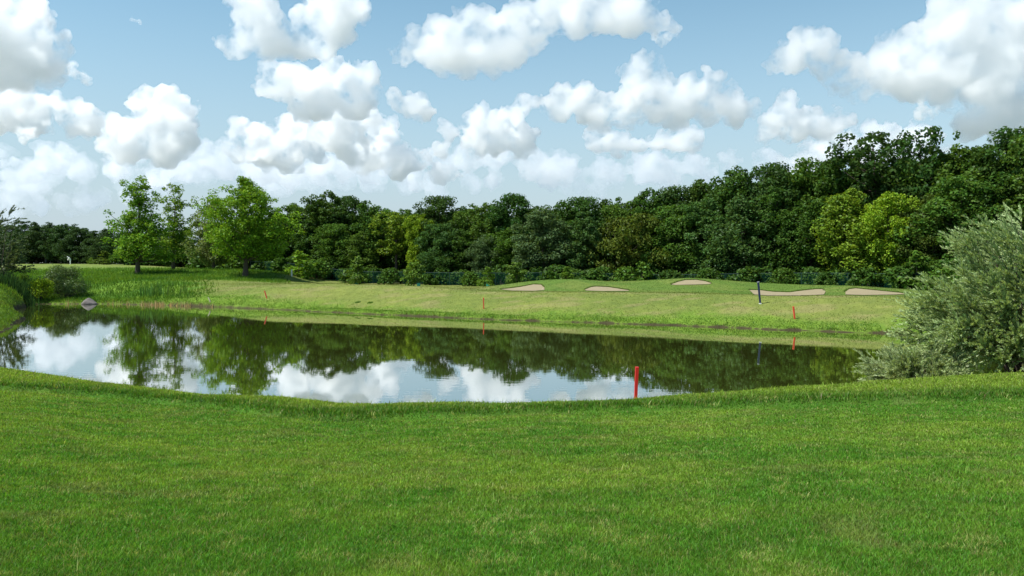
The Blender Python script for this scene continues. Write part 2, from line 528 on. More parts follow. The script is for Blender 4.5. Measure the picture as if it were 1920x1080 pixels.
def lawn_part(n, y0, y1, seg2):
    X, Y = lawn_points(n, y0, y1)
    Z, sd, w, u, Yc, Yr = height(X, Y, True)
    k = (sd > .05) & (w < .5) & (Y < Yc + 1.6)
    X, Y, Z, sd, w, u, Yc, Yr = [a[k] for a in (X, Y, Z, sd, w, u, Yc, Yr)]
    m = len(X)
    c = land_colour(X, Y, sd + 9, w * 0, u, Yc, Yr)
    r = rng.random(m)
    c = c * (.6 + .75 * rng.random(m))[:, None] * (.72 + .56 * fbm(X * 7, Y * 7, 2))[:, None]
    straw = r < .045
    c[straw] = C_STRAW * (.6 + .6 * rng.random(straw.sum()))[:, None]
    yel = (r > .88)
    c[yel] = np.array((.15, .20, .035)) * (.7 + .6 * rng.random(yel.sum()))[:, None]
    pale = (fbm(X * 5 + 3, Y * 5, 2) > .70) & (rng.random(m) < .34)
    c[pale] = np.array((.34, .38, .11)) * (.7 + .5 * rng.random(pale.sum()))[:, None]
    tall = smooth(-.15, .15, Y - Yr)
    patch = fbm(X * 1.1 + 70, Y * 1.1, 3)
    h = (.022 + .020 * rng.random(m)) * (.75 + .5 * patch) * (1 + 1.2 * tall * (1 - .5 * smooth(.4, 2.2, Y - Yr)))
    long_ = rng.random(m) < np.where(tall > .5, .03, .006)
    h = h * np.where(long_, 2.1, 1)
    w_ = np.maximum(.0034, .0008 * Y) * (.8 + .5 * rng.random(m))
    return blades(X, Y, Z, h, w_, .25 + .75 * rng.random(m), c, seg2)


parts = [lawn_part(1560000, 3.0, 30, True)]
grass_obj('lawn_grass', parts, M_grass, 'short mown green lawn grass covering the near bank of the pond')


def field_grass(n, pxr, yr, hfun, wfun, cfun, mask):
    Y = rng.uniform(*yr, n); px = rng.uniform(*pxr, n)
    X = (px - CX) / F * Y
    Z, sd, w, u, Yc, Yr = height(X, Y, True)
    k = mask(X, Y, sd, px)
    X, Y, Z, sd, w, px = [a[k] for a in (X, Y, Z, sd, w, px)]
    m = len(X)
    return blades(X, Y, Z, hfun(X, Y, sd, px, m), wfun(m), .2 + .5 * rng.random(m), cfun(X, Y, sd, px, m))


# fringe of long bright grass along the far shore
def fringe(n):
    m = len(POND)
    a = POND; bb = np.roll(POND, -1, 0); ln = np.hypot(*(bb - a).T)
    ok = ((a[:, 1] > 40) & (bb[:, 1] > 40))
    pr = ln * ok; pr /= pr.sum()
    i = rng.choice(m, n, p=pr); t = rng.random(n)
    p = a[i] * (1 - t)[:, None] + bb[i] * t[:, None]
    d = (bb - a) / ln[:, None]; nm = np.c_[-d[i, 1], d[i, 0]]
    off = rng.gamma(1.6, .55, n) * np.where(rng.random(n) < .5, 1, -1)
    p = p + nm * off[:, None]
    X, Y = p.T
    Z, sd, *_ = height(X, Y, True)
    k = (sd > .1) & (sd < 3.5); X, Y, Z, sd = X[k], Y[k], Z[k], sd[k]
    n = len(X)
    pt = fbm(X * .7 + 11, Y * .7, 3)
    h = (.035 + .075 * rng.random(n)) * (.4 + 1.2 * pt) * (1.2 - .22 * sd)
    c = np.where((rng.random(n) < .5)[:, None], C_FRINGE, C_ROUGH * 1.2) * (.7 + .6 * rng.random(n))[:, None]
    dry = (sd < .3) & (rng.random(n) < .3)
    c[dry] = np.array((.09, .07, .03)) * (.6 + .8 * rng.random(dry.sum()))[:, None]
    return blades(X, Y, Z, np.clip(h, .025, .3), .035 * (.6 + .8 * rng.random(n)), .3 + .7 * rng.random(n), c)


fparts = [fringe(90000)]
# fairway turf: short sparse blades that break up the surface
fparts.append(field_grass(160000, (380, 1800), (44, 112), lambda X, Y, sd, px, m: .02 + .035 * rng.random(m), lambda m: .05 * (.6 + .8 * rng.random(m)),
                          lambda X, Y, sd, px, m: land_colour(X, Y, sd, np.ones(m), np.zeros(m), np.zeros(m), np.full(m, 9e9)) * (.75 + .55 * rng.random(m))[:, None],
                          lambda X, Y, sd, px: sd > .8))
grass_obj('fairway_grass', fparts, M_grass, 'yellow green fairway grass with a longer bright fringe along the far shore')
# long grass on the left slope
rp = [field_grass(90000, (-120, 545), (63, 112), lambda X, Y, sd, px, m: (.11 + .30 * rng.random(m)) * (.35 + 1.1 * fbm(X * .35 + 4, Y * .35, 3)), lambda m: .055 * (.6 + .8 * rng.random(m)),
                  lambda X, Y, sd, px, m: lerp(C_ROUGH, C_FRINGE, smooth(.35, .65, fbm(X * .4, Y * .4, 3))) * (.65 + .65 * rng.random(m))[:, None],
                  lambda X, Y, sd, px: (sd > .25) & (rng.random(len(X)) < np.clip(smooth(420, 330, px + (fbm(X * .3, Y * .3, 2) - .5) * 120) + smooth(84, 91, Y) * smooth(560, 500, px), 0, 1)) & (rng.random(len(X)) > smooth(100, 110, Y) * .7))]
rp.append(field_grass(14000, (-130, 60), (43, 66), lambda X, Y, sd, px, m: (.06 + .14 * rng.random(m)), lambda m: .04 * (.6 + .8 * rng.random(m)),
                      lambda X, Y, sd, px, m: lerp(C_FRINGE, C_FAIR2, smooth(.3, .7, fbm(X * .4, Y * .4, 3))) * (.65 + .65 * rng.random(m))[:, None], lambda X, Y, sd, px: sd > .1))
grass_obj('rough_grass', rp, M_grass, 'long uncut grass on the slope under the three open trees')

# dry reed stubble standing at the waterline
def stubble():
    Bv = []
    for px0, px1, n in [(262, 308, 150), (318, 358, 120), (185, 262, 60), (120, 150, 30), (358, 400, 16)]:
        px = rng.uniform(px0, px1, n)
        py = np.interp(px, [65, 120, 180, 235, 300, 380, 440], [571, 570, 570, 571, 572.5, 575, 577])
        D = HC * F / (py - HY) + rng.uniform(-.25, .45, n)
        X = (px - CX) / F * D
        h = .22 + .28 * rng.random(n)
        c = np.array((.40, .30, .17)) * (.6 + .7 * rng.random(n))[:, None]
        Bv.append(blades(X, D, np.full(n, -.03), h, .05 * (.6 + .8 * rng.random(n)), .05 + .3 * rng.random(n), c))
    return Bv
grass_obj('reed_stubble', stubble(), M_grass, 'short dry straw coloured reed stubble at the waterline below the open trees')

# ------------------------------------------------------------------ trees
def rand_unit(n):
    v = rng.normal(size=(n, 3)); return v / np.linalg.norm(v, axis=1)[:, None]


def leaf_quads(Pc, Nn, ln, wd, droop=None):
    n = len(Pc)
    a = rand_unit(n) if droop is None else droop
    T = a - (a * Nn).sum(1)[:, None] * Nn; T /= (np.linalg.norm(T, axis=1) + 1e-9)[:, None]
    B = np.cross(Nn, T)
    l = ln * (.7 + .6 * rng.random(n)); w = wd * (.7 + .6 * rng.random(n))
    V = np.stack([Pc - T * (l / 2)[:, None], Pc + B * (w / 2)[:, None] + T * (l * .05)[:, None], Pc + T * (l / 2)[:, None], Pc - B * (w / 2)[:, None] + T * (l * .05)[:, None]], 1).reshape(-1, 3)
    i = np.arange(n) * 4
    return V, np.stack([i, i + 1, i + 2, i + 3], 1)


def clump_leaves(C, r, n, ln, wd, flat=.7, top=.35, hang=False):
    d = rand_unit(n * 2)
    keep = rng.random(n * 2) < top + (1 - top) * (d[:, 2] + 1) / 2
    d = d[keep][:n]; m = len(d)
    rr = r * (.25 + .85 * rng.random(m) ** .55)
    Pp = C + d * rr[:, None] * np.array([1, 1, flat])
    nn = d * .6 + np.array([0, 0, .45]) + rand_unit(m) * .85
    nn /= np.linalg.norm(nn, axis=1)[:, None]
    dr = None
    if hang:
        dr = np.array([0, 0, -1.0]) + rand_unit(m) * .45
        Pp[:, 2] -= rng.random(m) * r * .9
    return leaf_quads(Pp, nn, ln, wd, dr)


PROF = {
    'round': [(0, .5), (.15, .85), (.4, 1), (.65, .95), (.85, .75), (1, .4)],
    'oval': [(0, .5), (.2, .8), (.45, 1), (.7, .88), (.9, .62), (1, .35)],
    'cone': [(0, .9), (.15, 1), (.4, .88), (.7, .62), (.9, .4), (1, .22)],
    'spread': [(0, .85), (.15, 1), (.4, .95), (.6, .74), (.8, .46), (1, .2)],
    'umbrella': [(0, .5), (.3, .85), (.6, 1), (.85, .9), (1, .55)],
    'dome': [(0, .6), (.12, .9), (.35, 1), (.6, .93), (.78, .66), (.9, .32), (1, .14)],
    'tiered': [(0, .7), (.2, 1), (.45, .86), (.6, .52), (.8, .44), (1, .28)],
    'tall': [(0, .5), (.3, .8), (.6, 1), (.8, .95), (.92, .7), (1, .4)],
}


def make_tree(name, H, W, cb, prof, ncl, crad, nleaf, ln, wd, label, cat, color, group=None, flat=.7, open_=.0, inner=.25, hang=False, tr=.2, limbs=12, lean=0, top=.35, mat=None, shell=.6):
    t = empty(name, (0, 0, 0), label, cat, group)
    pr = np.array(PROF[prof]); Bt = Bag(); Bc = Bag()
    nz = 9
    zs = np.linspace(0, cb + (H - cb) * .82, nz)
    wob = np.cumsum(rng.normal(0, .05 * H / 12, (nz, 2)), 0); wob -= wob[0]
    wob[:, 0] += lean * zs
    tp = np.c_[wob, zs]; tp[0, 2] = -.35
    trad = tr * (1 - .85 * np.linspace(0, 1, nz)); trad[0] = tr * 1.35
    Bt.add(*tube(tp, trad, 8))
    cs = []
    tries = 0
    while len(cs) < ncl and tries < 20000:
        tries += 1
        tt = rng.random()
        R = np.interp(tt, pr[:, 0], pr[:, 1])
        if rng.random() > R + .12: continue
        a = rng.random() * 2 * math.pi
        # lobed outline
        R *= W / 2 * (.82 + .18 * math.sin(2.7 * a + 5 * tt + H) + .1 * rng.normal() * (1 + open_))
        rr = R * (shell + (1 - shell) * rng.random()) if rng.random() > inner else R * rng.random() * .6
        zc = cb + tt * (H - cb)
        ax = np.interp(zc, tp[:, 2], tp[:, 0]); ay = np.interp(zc, tp[:, 2], tp[:, 1])
        cs.append(np.array([ax + rr * math.cos(a), ay + rr * math.sin(a), zc - .4 * crad]))
    cs = np.array(cs)
    for c in cs:
        s = crad * (.55 + .75 * rng.random())
        s *= 1 - .35 * (c[2] - cb) / (H - cb)
        nl = int(nleaf * (s / crad) ** 1.6 * (1 - open_ * rng.random()))
        if nl > 4: Bc.add(*clump_leaves(c, s, nl, ln, wd, flat, top, hang))
    idx = rng.choice(len(cs), min(limbs, len(cs)), replace=False)
    for i in idx:
        c = cs[i]
        h = max(cb * .7, c[2] - np.hypot(c[0], c[1]) * rng.uniform(.45, .9)); h = min(h, zs[-2])
        s0 = np.array([np.interp(h, tp[:, 2], tp[:, 0]), np.interp(h, tp[:, 2], tp[:, 1]), h])
        mid = (s0 + c) / 2 + np.array([0, 0, -.06 * np.linalg.norm(c - s0)]) + rng.normal(0, .08, 3)
        r0 = np.interp(h, zs, trad) * .5
        Bt.add(*tube([s0, mid, c], [r0, r0 * .6, r0 * .15], 5))
    Bt.build('trunk', M_bark, t, smooth_shade=True)
    o = Bc.build('crown', mat or M_leaf, t)
    o.color = (*color, 1)
    return t


# albedo of the different foliages
K_DARK = (.052, .108, .017); K_MID = (.076, .148, .021); K_BLUE = (.062, .126, .031); K_YEL = (.19, .285, .018); K_YEL2 = (.13, .20, .02)
K_OLIVE = (.085, .122, .02); K_PALE = (.082, .13, .046); K_BRIGHT = (.135, .25, .022); K_SAP = (.095, .175, .026)

# source trees: parked at their first place
def put(o, pos, rz=0., s=(1, 1, 1)):
    o.location = pos; o.rotation_euler = (0, 0, rz); o.scale = s


def top_scale(px, py, D):
    """height a tree at px,D needs for its top to show at py"""
    g = on_ground(px, D)
    return g, HC - (py - HY) / F * D - g[2]


# ---- three open trees
tA = make_tree('open_tree', 13.2, 9.8, 2.2, 'tiered', 270, .72, 85, .26, .19, 'slender dark trunked tree with airy green crown, beside the reedy slope, first of three', 'tree', K_BRIGHT, 'open trees on the grassy slope', flat=.85, open_=.35, inner=.3, tr=.27, limbs=44, shell=.3)
g_, h_ = top_scale(258, 330, 97); put(tA, g_, .4, (1, 1, h_ / 13.2))
tB = make_tree('open_tree', 13, 7.2, 2.0, 'tall', 150, .66, 75, .26, .19, 'thin tree with sparse see-through top, middle one of three open trees', 'tree', (.135, .225, .022), 'open trees on the grassy slope', flat=.85, open_=.5, inner=.3, tr=.22, limbs=36, shell=.25)
g_, h_ = top_scale(325, 343, 105); put(tB, g_, 1.4, (1, 1, h_ / 13))
tC = make_tree('open_tree', 13.4, 12.4, 2.9, 'dome', 430, .85, 105, .26, .19, 'broad bright green tree with full low crown near the white post', 'tree', (.145, .265, .02), 'open trees on the grassy slope', flat=.85, open_=.25, inner=.25, tr=.32, limbs=44, shell=.4)
g_, h_ = top_scale(460, 330, 97); put(tC, g_, 2.2, (1, 1, h_ / 13.4))
tD = make_tree('blossom_tree', 9.5, 8, 1.4, 'round', 90, 1.0, 170, .27, .19, 'pale green tree with creamy tint, behind and between the open trees', 'tree', (.15, .20, .06), flat=.7, open_=.2, tr=.2)
g_, h_ = top_scale(400, 372, 112); put(tD, g_, .2, (1, 1, h_ / 9.5))

# ---- the wood: source crowns
SRC = []
for k, (H, W, cb, pf, ncl, cr, nl) in enumerate([(14, 9.5, 2.0, 'oval', 210, .95, 125), (14, 8.5, 2.4, 'tall', 140, 1.15, 165), (14, 10.5, 1.6, 'round', 130, 1.4, 240), (14, 8.8, 1.4, 'cone', 220, .85, 110), (14, 9.8, 2.0, 'spread', 150, 1.2, 170), (14, 9.0, 3.4, 'umbrella', 130, 1.15, 170)]):
    SRC.append((H, make_tree('forest_tree', H, W, cb, pf, ncl, cr, nl, .33, .23, 'tree', 'tree', K_DARK, 'trees of the dense wood', tr=.24, limbs=14, flat=.8)))
S_TALL = (14, make_tree('forest_tree', 14, 8.0, 5.5, 'tall', 130, .75, 85, .33, .23, 'tree', 'tree', K_DARK, 'trees of the dense wood', tr=.26, limbs=44, flat=.85, open_=.45, shell=.3))
S_WILL = (11, make_tree('forest_tree', 11, 7.2, .8, 'oval', 110, 1.1, 230, .34, .16, 'tree', 'tree', K_PALE, 'trees of the dense wood', tr=.22, limbs=10, flat=.75, top=.45))
S_DROOP = (11, make_tree('forest_tree', 11, 8.6, 1.0, 'umbrella', 100, 1.2, 200, .42, .2, 'tree', 'tree', K_OLIVE, 'trees of the dense wood', tr=.22, limbs=14, flat=.7, hang=True))
S_SAP = (3, make_tree('sapling', 3, 2.2, .35, 'oval', 26, .48, 60, .26, .17, 'tree', 'tree', K_SAP, None, tr=.05, limbs=8, flat=.6, open_=.3))
S_SAP2 = (3, make_tree('sapling', 3, 2.8, .2, 'spread', 28, .48, 60, .26, .17, 'tree', 'tree', K_SAP, None, tr=.05, limbs=8, flat=.55, open_=.3))
USED = set()


def edge_D(px):
    u = (px - CX) / F
    return float(np.interp(u, EDGE[:, 0] / EDGE[:, 1], EDGE[:, 1]))


def forest(px, py_top, dd, src, label, color=K_DARK, wmul=1.0, group='trees of the dense wood', D=None, cat='tree', base=0.0):
    """tree with its top at photo row py_top, dd metres behind the edge of the wood"""
    D = (edge_D(px) + dd) if D is None else D
    g, h = top_scale(px, py_top, D)
    H, root = src
    s = h / H
    jit = 1 + .12 * (rng.random(3) - .5)
    col = np.clip(np.array(color) * jit, 0, 1)
    sw = wmul * (.55 * s + .45)
    sc_ = (sw, sw, s)
    loc = (g[0], g[1], g[2] - base)
    rz = rng.random() * 6.28
    if root.name not in USED:
        USED.add(root.name)
        put(root, loc, rz, sc_); tag(root, label, cat, group)
        if group is None and 'group' in root: del root['group']
        for c in root.children:
            if c.name.startswith('crown'): c.color = (*col, 1)
        return root
    return dup(root, loc, rz, sc_, label, group, col, cat)


# skyline trees, one for each peak seen against the sky
sky_trees = [
    (532, 386, 8, 0, 'dark tree of the wood just behind the broad open tree'),
    (562, 378, 10, 1, 'dark tree of the wood behind the white post'),
    (612, 358, 7, 0, 'tall dark tree at the first high point of the wood past the open trees'),
    (648, 368, 9, 2, 'dark tree of the wood next after the first high point'),
    (690, 374, 8, 4, 'dark tree of the wood above the first sapling with a turquoise guard'),
    (735, 388, 10, 1, 'dark tree whose top shows just over the yellow green tree'),
    (775, 391, 12, 5, 'tree of the wood in the dip of the skyline behind the yellow green tree'),
    (824, 368, 7, 2, 'broad rounded dark crown on the skyline beside the yellow green tree'),
    (868, 388, 11, 0, 'dark tree of the wood in the skyline dip above the rounded greyish tree'),
    (904, 378, 8, 1, 'dark tree of the wood on the skyline over the upright red stake'),
    (960, 364, 8, 2, 'rounded tree crown rising on the skyline over the first sand bunker'),
    (1012, 384, 11, 4, 'low dark tree on the skyline behind the tall greyish tree'),
    (1050, 377, 10, 0, 'dark tree on the level skyline right of the tall greyish tree'),
    (1092, 370, 9, 2, 'dark tree on the level skyline above the second bunker'),
    (1140, 371, 10, 4, 'dark tree on the level skyline over the olive drooping tree'),
    (1182, 366, 9, 1, 'dark tree on the skyline over the reddish treetop'),
    (1222, 354, 9, 0, 'dark tree where the skyline starts to climb, over the highest bunker'),
    (1268, 350, 10, 2, 'dark tree on the climbing skyline over the mound with the highest bunker'),
    (1310, 334, 9, 4, 'dark tree at a small peak of the climbing skyline'),
    (1345, 342, 11, 5, 'dark tree in the notch of the skyline after the small peak'),
    (1383, 313, 8, 0, 'tall dark tree of the wood above the navy post'),
    (1441, 307, 8, 2, 'rounded tall dark tree of the wood next to the one above the navy post'),
    (1478, 318, 11, 1, 'dark tree in the skyline notch before the two tall see-through trees'),
    (1508, 299, 10, 5, 'thin topped tree on the skyline over the long bunker'),
    (1545, 300, 11, 4, 'dark tree of the wood over the bright yellow green pair'),
    (1590, 285, 9, 0, 'dark tree at the foot of the first see-through treetop'),
    (1690, 300, 9, 2, 'dark tree filling the gap between the two see-through treetops'),
    (1779, 268, 8, 1, 'tree with a side crown close to the second see-through treetop'),
    (1837, 270, 8, 4, 'dark tree of the wood high over the silvery willow'),
    (1880, 260, 8, 0, 'dark pointed tree of the wood over the willow top'),
    (1918, 238, 7, 2, 'tallest dark tree at the end of the wood above the willow'),
    (1975, 235, 6, 1, 'dark tree past the end of the wood above the willow'),
    (2040, 240, 6, 4, 'dark tree outside the picture beyond the willow'),
]
for px, py, dd, k, lab in sky_trees:
    forest(px, py, dd, SRC[k], lab, (K_DARK, K_MID, (.046, .098, .020), K_DARK, (.06, .118, .018), K_MID)[k])
forest(1640, 238, 7, S_TALL, 'tall see-through tree rising above the wood, the wider of two', (.04, .085, .016), 1.25)
forest(1722, 232, 7, S_TALL, 'tall see-through tree rising above the wood, the narrower column', (.038, .08, .016), .95)
# gap fillers behind
for px in range(545, 1980, 48):
    py = np.interp(px, [530, 612, 750, 824, 960, 1200, 1310, 1440, 1640, 1920], [392, 378, 402, 386, 384, 378, 352, 328, 300, 275]) + rng.uniform(0, 14)
    forest(px, py, 15, SRC[int(rng.integers(0, 6))], 'dark tree deep inside the wood, mostly hidden behind other crowns', K_DARK, 1.15, 'trees deep inside the wood')

# trees at the front edge of the wood
front = [
    (575, 412, 1.5, SRC[3], 'dark low branched tree at the wood edge close to the white post', K_DARK, 1.0),
    (628, 420, 1.0, SRC[2], 'dark tree at the wood edge left of the first sapling', K_MID, .95),
    (676, 432, 1.2, SRC[4], 'mid green tree at the wood edge behind the first sapling', K_MID, .9),
    (742, 394, 2.2, S_TALL, 'yellow green tree whose crown arches over bare dark trunks', K_YEL2, 1.15),
    (784, 398, 1.2, SRC[1], 'brightest yellow green tree at the wood edge', K_YEL, .62),
    (822, 420, .5, SRC[2], 'bluish dark tree layered in front of the brightest yellow green tree', K_BLUE, .95),
    (862, 430, 1.5, SRC[0], 'dark tree at the wood edge between the bluish tree and the rounded greyish tree', K_DARK, .9),
    (912, 436, .0, S_WILL, 'small rounded greyish green tree at the wood edge', K_PALE, .8),
    (950, 425, 2.0, SRC[1], 'dark tree squeezed between the two greyish green trees', K_MID, .8),
    (1018, 386, .5, S_WILL, 'tall conical greyish green tree at the wood edge', K_PALE, 1.22),
    (1092, 396, .8, SRC[3], 'dark conical tree right beside the tall greyish green tree', K_BLUE, .9),
    (1182, 392, .3, S_DROOP, 'olive drooping tree with a brownish top at the wood edge', K_OLIVE, 1.15),
    (1262, 385, 1.6, SRC[2], 'dark tree at the wood edge next to the olive drooping tree', K_MID, 1.0),
    (1322, 372, 1.2, SRC[0], 'bluish green tree at the wood edge over the mound end', K_BLUE, 1.0),
    (1388, 365, .5, SRC[4], 'wide bluish green tree at the wood edge behind the navy post', K_BLUE, 1.15),
    (1455, 350, 1.5, SRC[3], 'dark tree at the wood edge just past the navy post', K_DARK, 1.0),
    (1520, 372, 1.2, SRC[1], 'dark tree at the wood edge before the yellow green pair', K_DARK, .95),
    (1592, 350, .3, SRC[4], 'wide yellowish olive tree of the yellow green pair', (.135, .215, .02), 1.05),
    (1668, 356, .2, SRC[1], 'bright yellow green tree of the yellow green pair', (.19, .32, .022), .8),
    (1738, 366, .8, SRC[0], 'brownish green tree behind the silvery willow edge', (.068, .105, .018), .9),
    (1800, 330, .5, SRC[2], 'dark tree at the wood edge behind the willow, mid height', K_MID, 1.1),
    (1868, 320, .5, SRC[4], 'dark tree at the wood edge behind the willow top', K_DARK, 1.1),
    (1940, 310, .5, SRC[3], 'dark tree at the wood edge half outside the picture', K_MID, 1.1),
    (2020, 310, .5, SRC[0], 'dark tree at the wood edge outside the picture', K_DARK, 1.1),
]
for px, py, dd, src, lab, colr, wm in front:
    forest(px, py, dd + 2.2, src, lab, colr, wm)

# far tree line on the left
far_tree_tops = [(-40, 410), (-8, 418), (22, 422), (44, 414), (68, 420), (86, 416), (110, 424), (128, 418), (150, 428), (176, 432), (200, 428), (226, 436), (252, 434), (280, 436), (310, 436), (345, 432), (380, 430), (420, 425), (470, 420), (510, 405)]
for i, (px, py) in enumerate(far_tree_tops):
    lab = 'rounded tree in the far tree line behind the tall net poles' if px < 180 else 'tree in the far tree line glimpsed through the open trees'
    forest(px, py, 6 if px > 240 else 4, SRC[i % 6], lab, (.04, .082, .024), 1.1, 'far tree line by the net poles' if px < 180 else 'far tree line behind the open trees')

# saplings by the fence and on the far slope
for px, py, D, src, lab, c, wm in [
    (672, 480, 95, S_SAP2, 'sapling with a turquoise guard, first along the fence', K_SAP, 1.15),
    (776, 488, 93, S_SAP, 'sapling with a turquoise guard below the brightest yellow green tree', K_SAP, 1.2),
    (915, 500, 88, S_SAP2, 'small light green sapling with a turquoise guard left of the first bunker', (.11, .19, .02), .9),
    (968, 488, 90, S_SAP, 'pale sapling by the fence behind the first bunker', K_SAP, 1.1),
    (1062, 497, 89, S_SAP, 'light green sapling peeping over the first mound', (.11, .18, .02), .85),
    (1204, 490, 89, S_SAP2, 'spreading sapling in the dip between two mounds', K_SAP, 1.2),
    (1210, 470, 91, S_SAP, 'taller thin sapling behind the spreading one between two mounds', K_SAP, .8),
    (1720, 470, 73, S_SAP2, 'dull green young tree by the fence close to the willow', K_MID, 1.3),
    (196, 470, 140, S_SAP2, 'light green young tree on the far slope near the white figure', (.09, .155, .02), 1.4),
    (172, 483, 150, S_SAP2, 'low light bush next to the white figure', (.13, .21, .026), 1.0),
    (100, 468, 172, S_SAP, 'rounded young tree left of the white figure', K_SAP, 1.5),
    (560, 470, 104, S_SAP2, 'low branching young tree at the foot of the wood behind the white post', K_BRIGHT, 1.6),
]:
    forest(px, py, 0, src, lab, c, wm, None, D, 'sapling')

# ------------------------------------------------------------------ shrubs
def make_shrub(name, H, W, n, ln, wd, color, label, cat='bush', hang=False, mat=None, cr=.5, nl=60, spike=False):
    t = empty(name, (0, 0, 0), label, cat)
    Bf = Bag(); Bs = Bag()
    for i in range(n):
        a = rng.random() * 6.28; e = rng.random() ** .7
        r = W / 2 * math.sqrt(rng.random()) * (1 - .45 * e ** 2)
        c = np.array([r * math.cos(a), r * math.sin(a), H * (.12 + .8 * e * (1 - .35 * (2 * r / W) ** 2))])
        Bf.add(*clump_leaves(c, cr * (.6 + .6 * rng.random()), nl, ln, wd, .85, .5, False))
        if i % 3 == 0:
            Bs.add(*tube([[r * .15 * math.cos(a), r * .15 * math.sin(a), -.1], c * np.array([.6, .6, .55]), c], [.03, .02, .008], 5))
    Bs.build('stem', M_bark, t); o = Bf.build('foliage', mat or M_leaf, t); o.color = (*color, 1)
    return t


shA = make_shrub('fence_shrub', 2.0, 3.4, 34, .30, .2, K_MID, 'shrub', 'bush')
shB = make_shrub('fence_shrub', 1.7, 2.8, 26, .30, .2, K_DARK, 'shrub', 'bush')
first = {shA.name: True, shB.name: True}
i = 0
pxs = 505.0
while pxs < 1800:
    D = edge_D(pxs) + .3
    if i % 3 == 1: D -= 2.2
    g_ = on_ground(pxs, D)
    src = (shA, shB)[i % 2]
    colr = np.array([K_MID, K_DARK, K_DARK, (.05, .10, .018)][i % 4]) * rng.uniform(.85, 1.2)
    seg_ = ('low dark shrub of the undergrowth at the wood foot before the first mound' if pxs < 930 else 'low dark shrub of the undergrowth behind the bunker mounds')
    grp = 'undergrowth shrubs before the mounds' if pxs < 930 else 'undergrowth shrubs behind the mounds'
    s = rng.uniform(.75, 1.25)
    if first[src.name]:
        first[src.name] = False
        put(src, g_, rng.random() * 6, (s, s, s)); tag(src, seg_, 'bush', grp)
        for c in src.children:
            if c.name.startswith('foliage'): c.color = (*colr, 1)
    else:
        dup(src, g_, rng.random() * 6, (s, s, s), seg_, grp, colr)
    pxs += 24 * rng.uniform(.8, 1.25); i += 1

for pxs in np.arange(-60, 480, 17.):
    g_ = on_ground(pxs + rng.uniform(-5, 5), 174 if pxs < 240 else 132 - (pxs - 240) * .05)
    s_ = rng.uniform(1.0, 1.7)
    dup((shA, shB)[int(rng.integers(0, 2))], g_, rng.random() * 6, (s_ * 1.2, s_ * 1.2, s_), 'low shrub at the foot of the far tree line' if pxs < 180 else 'low shrub in the gaps behind the open trees', 'shrubs below the far tree line' if pxs < 180 else 'shrubs behind the open trees', np.array(K_DARK) * rng.uniform(.9, 1.3))

# grey green bush and its neighbours on the left shore
o = make_shrub('shore_bush', 3.1, 4.6, 70, .17, .06, (.10, .155, .042), 'dark greyish green rounded bush above the rock at the waterline', mat=M_willow, cr=.62, nl=150)
put(o, on_ground(116, 74))
o = make_shrub('yellow_bush', 1.9, 2.9, 46, .16, .07, (.26, .36, .02), 'low bright yellow green bush beside the dark rounded shore bush', cr=.4, nl=90)
put(o, on_ground(74, 70.6))
o = make_shrub('small_bush', 1.4, 1.5, 18, .16, .07, (.07, .13, .016), 'small green bush between the reeds and the yellow bush', cr=.35, nl=70)
put(o, hit(40, 540, 50))


# ------------------------------------------------------------------ willow foliage on arching stems
def make_willow(name, H, W, nst, ntw, color, label, cat, leaf=(.12, .02), droop=.35, seed_dirs=None, twl=.9, nleaf=26, arc=(0, 6.283), stem_vis=True):
    t = empty(name, (0, 0, 0), label, cat)
    Bs = Bag(); Bf = Bag()
    for i in range(nst):
        a = rng.uniform(*arc)
        zt = rng.random() ** (1.5 if H < 6 else 1.0)
        out_ = W / 2 * math.sqrt(max(.02, 1 - zt ** 2.8)) * rng.uniform(.72, 1.05) * (.8 + .2 * math.sin(3 * a + H))
        top = H * (.1 + .9 * zt) * rng.uniform(.85, 1.05)
        n = 9
        s = np.linspace(0, 1, n)
        r0_ = .75 * rng.random() ** .5; rr = r0_ + (out_ - r0_) * s ** 1.1
        zz = top * s + (.05 * H + .14 * out_) * np.sin(s * math.pi) * (1 - zt)
        pts = np.c_[rr * math.cos(a), rr * math.sin(a), zz] + rng.normal(0, .06, (n, 3)) * s[:, None]
        pts[0, 2] = -.2
        Bs.add(*tube(pts, .026 * (1 - .85 * s) * (.6 + H / 8), 5))
        for k in range(ntw):
            q = rng.uniform(.3, 1) ** .8
            b0 = np.array([np.interp(q, s, pts[:, j]) for j in range(3)])
            d = rand_unit(1)[0] * .55 + np.array([math.cos(a), math.sin(a), .15 + .8 * zt]) * .8
            d /= np.linalg.norm(d)
            Lt = twl * (.5 + .8 * rng.random())
            m = nleaf
            ss = np.sort(rng.random(m))
            c = b0 + d * (Lt * ss)[:, None] + np.array([0, 0, -droop * .5]) * (Lt * ss ** 2)[:, None]
            ld = d + rand_unit(m) * .48 + np.array([0, 0, .15])
            ld /= np.linalg.norm(ld, axis=1)[:, None]
            nn = rand_unit(m) * .7 + np.array([0, 0, .7]); nn /= np.linalg.norm(nn, axis=1)[:, None]
            nn = nn - (nn * ld).sum(1)[:, None] * ld; nn /= (np.linalg.norm(nn, axis=1) + 1e-9)[:, None]
            Bf.add(*leaf_quads(c + ld * leaf[0] * .5, nn, leaf[0], leaf[1], ld))
    Bs.build('stem', M_bark, t, smooth_shade=True)
    o = Bf.build('foliage', M_willow, t); o.color = (*color, 1)
    return t


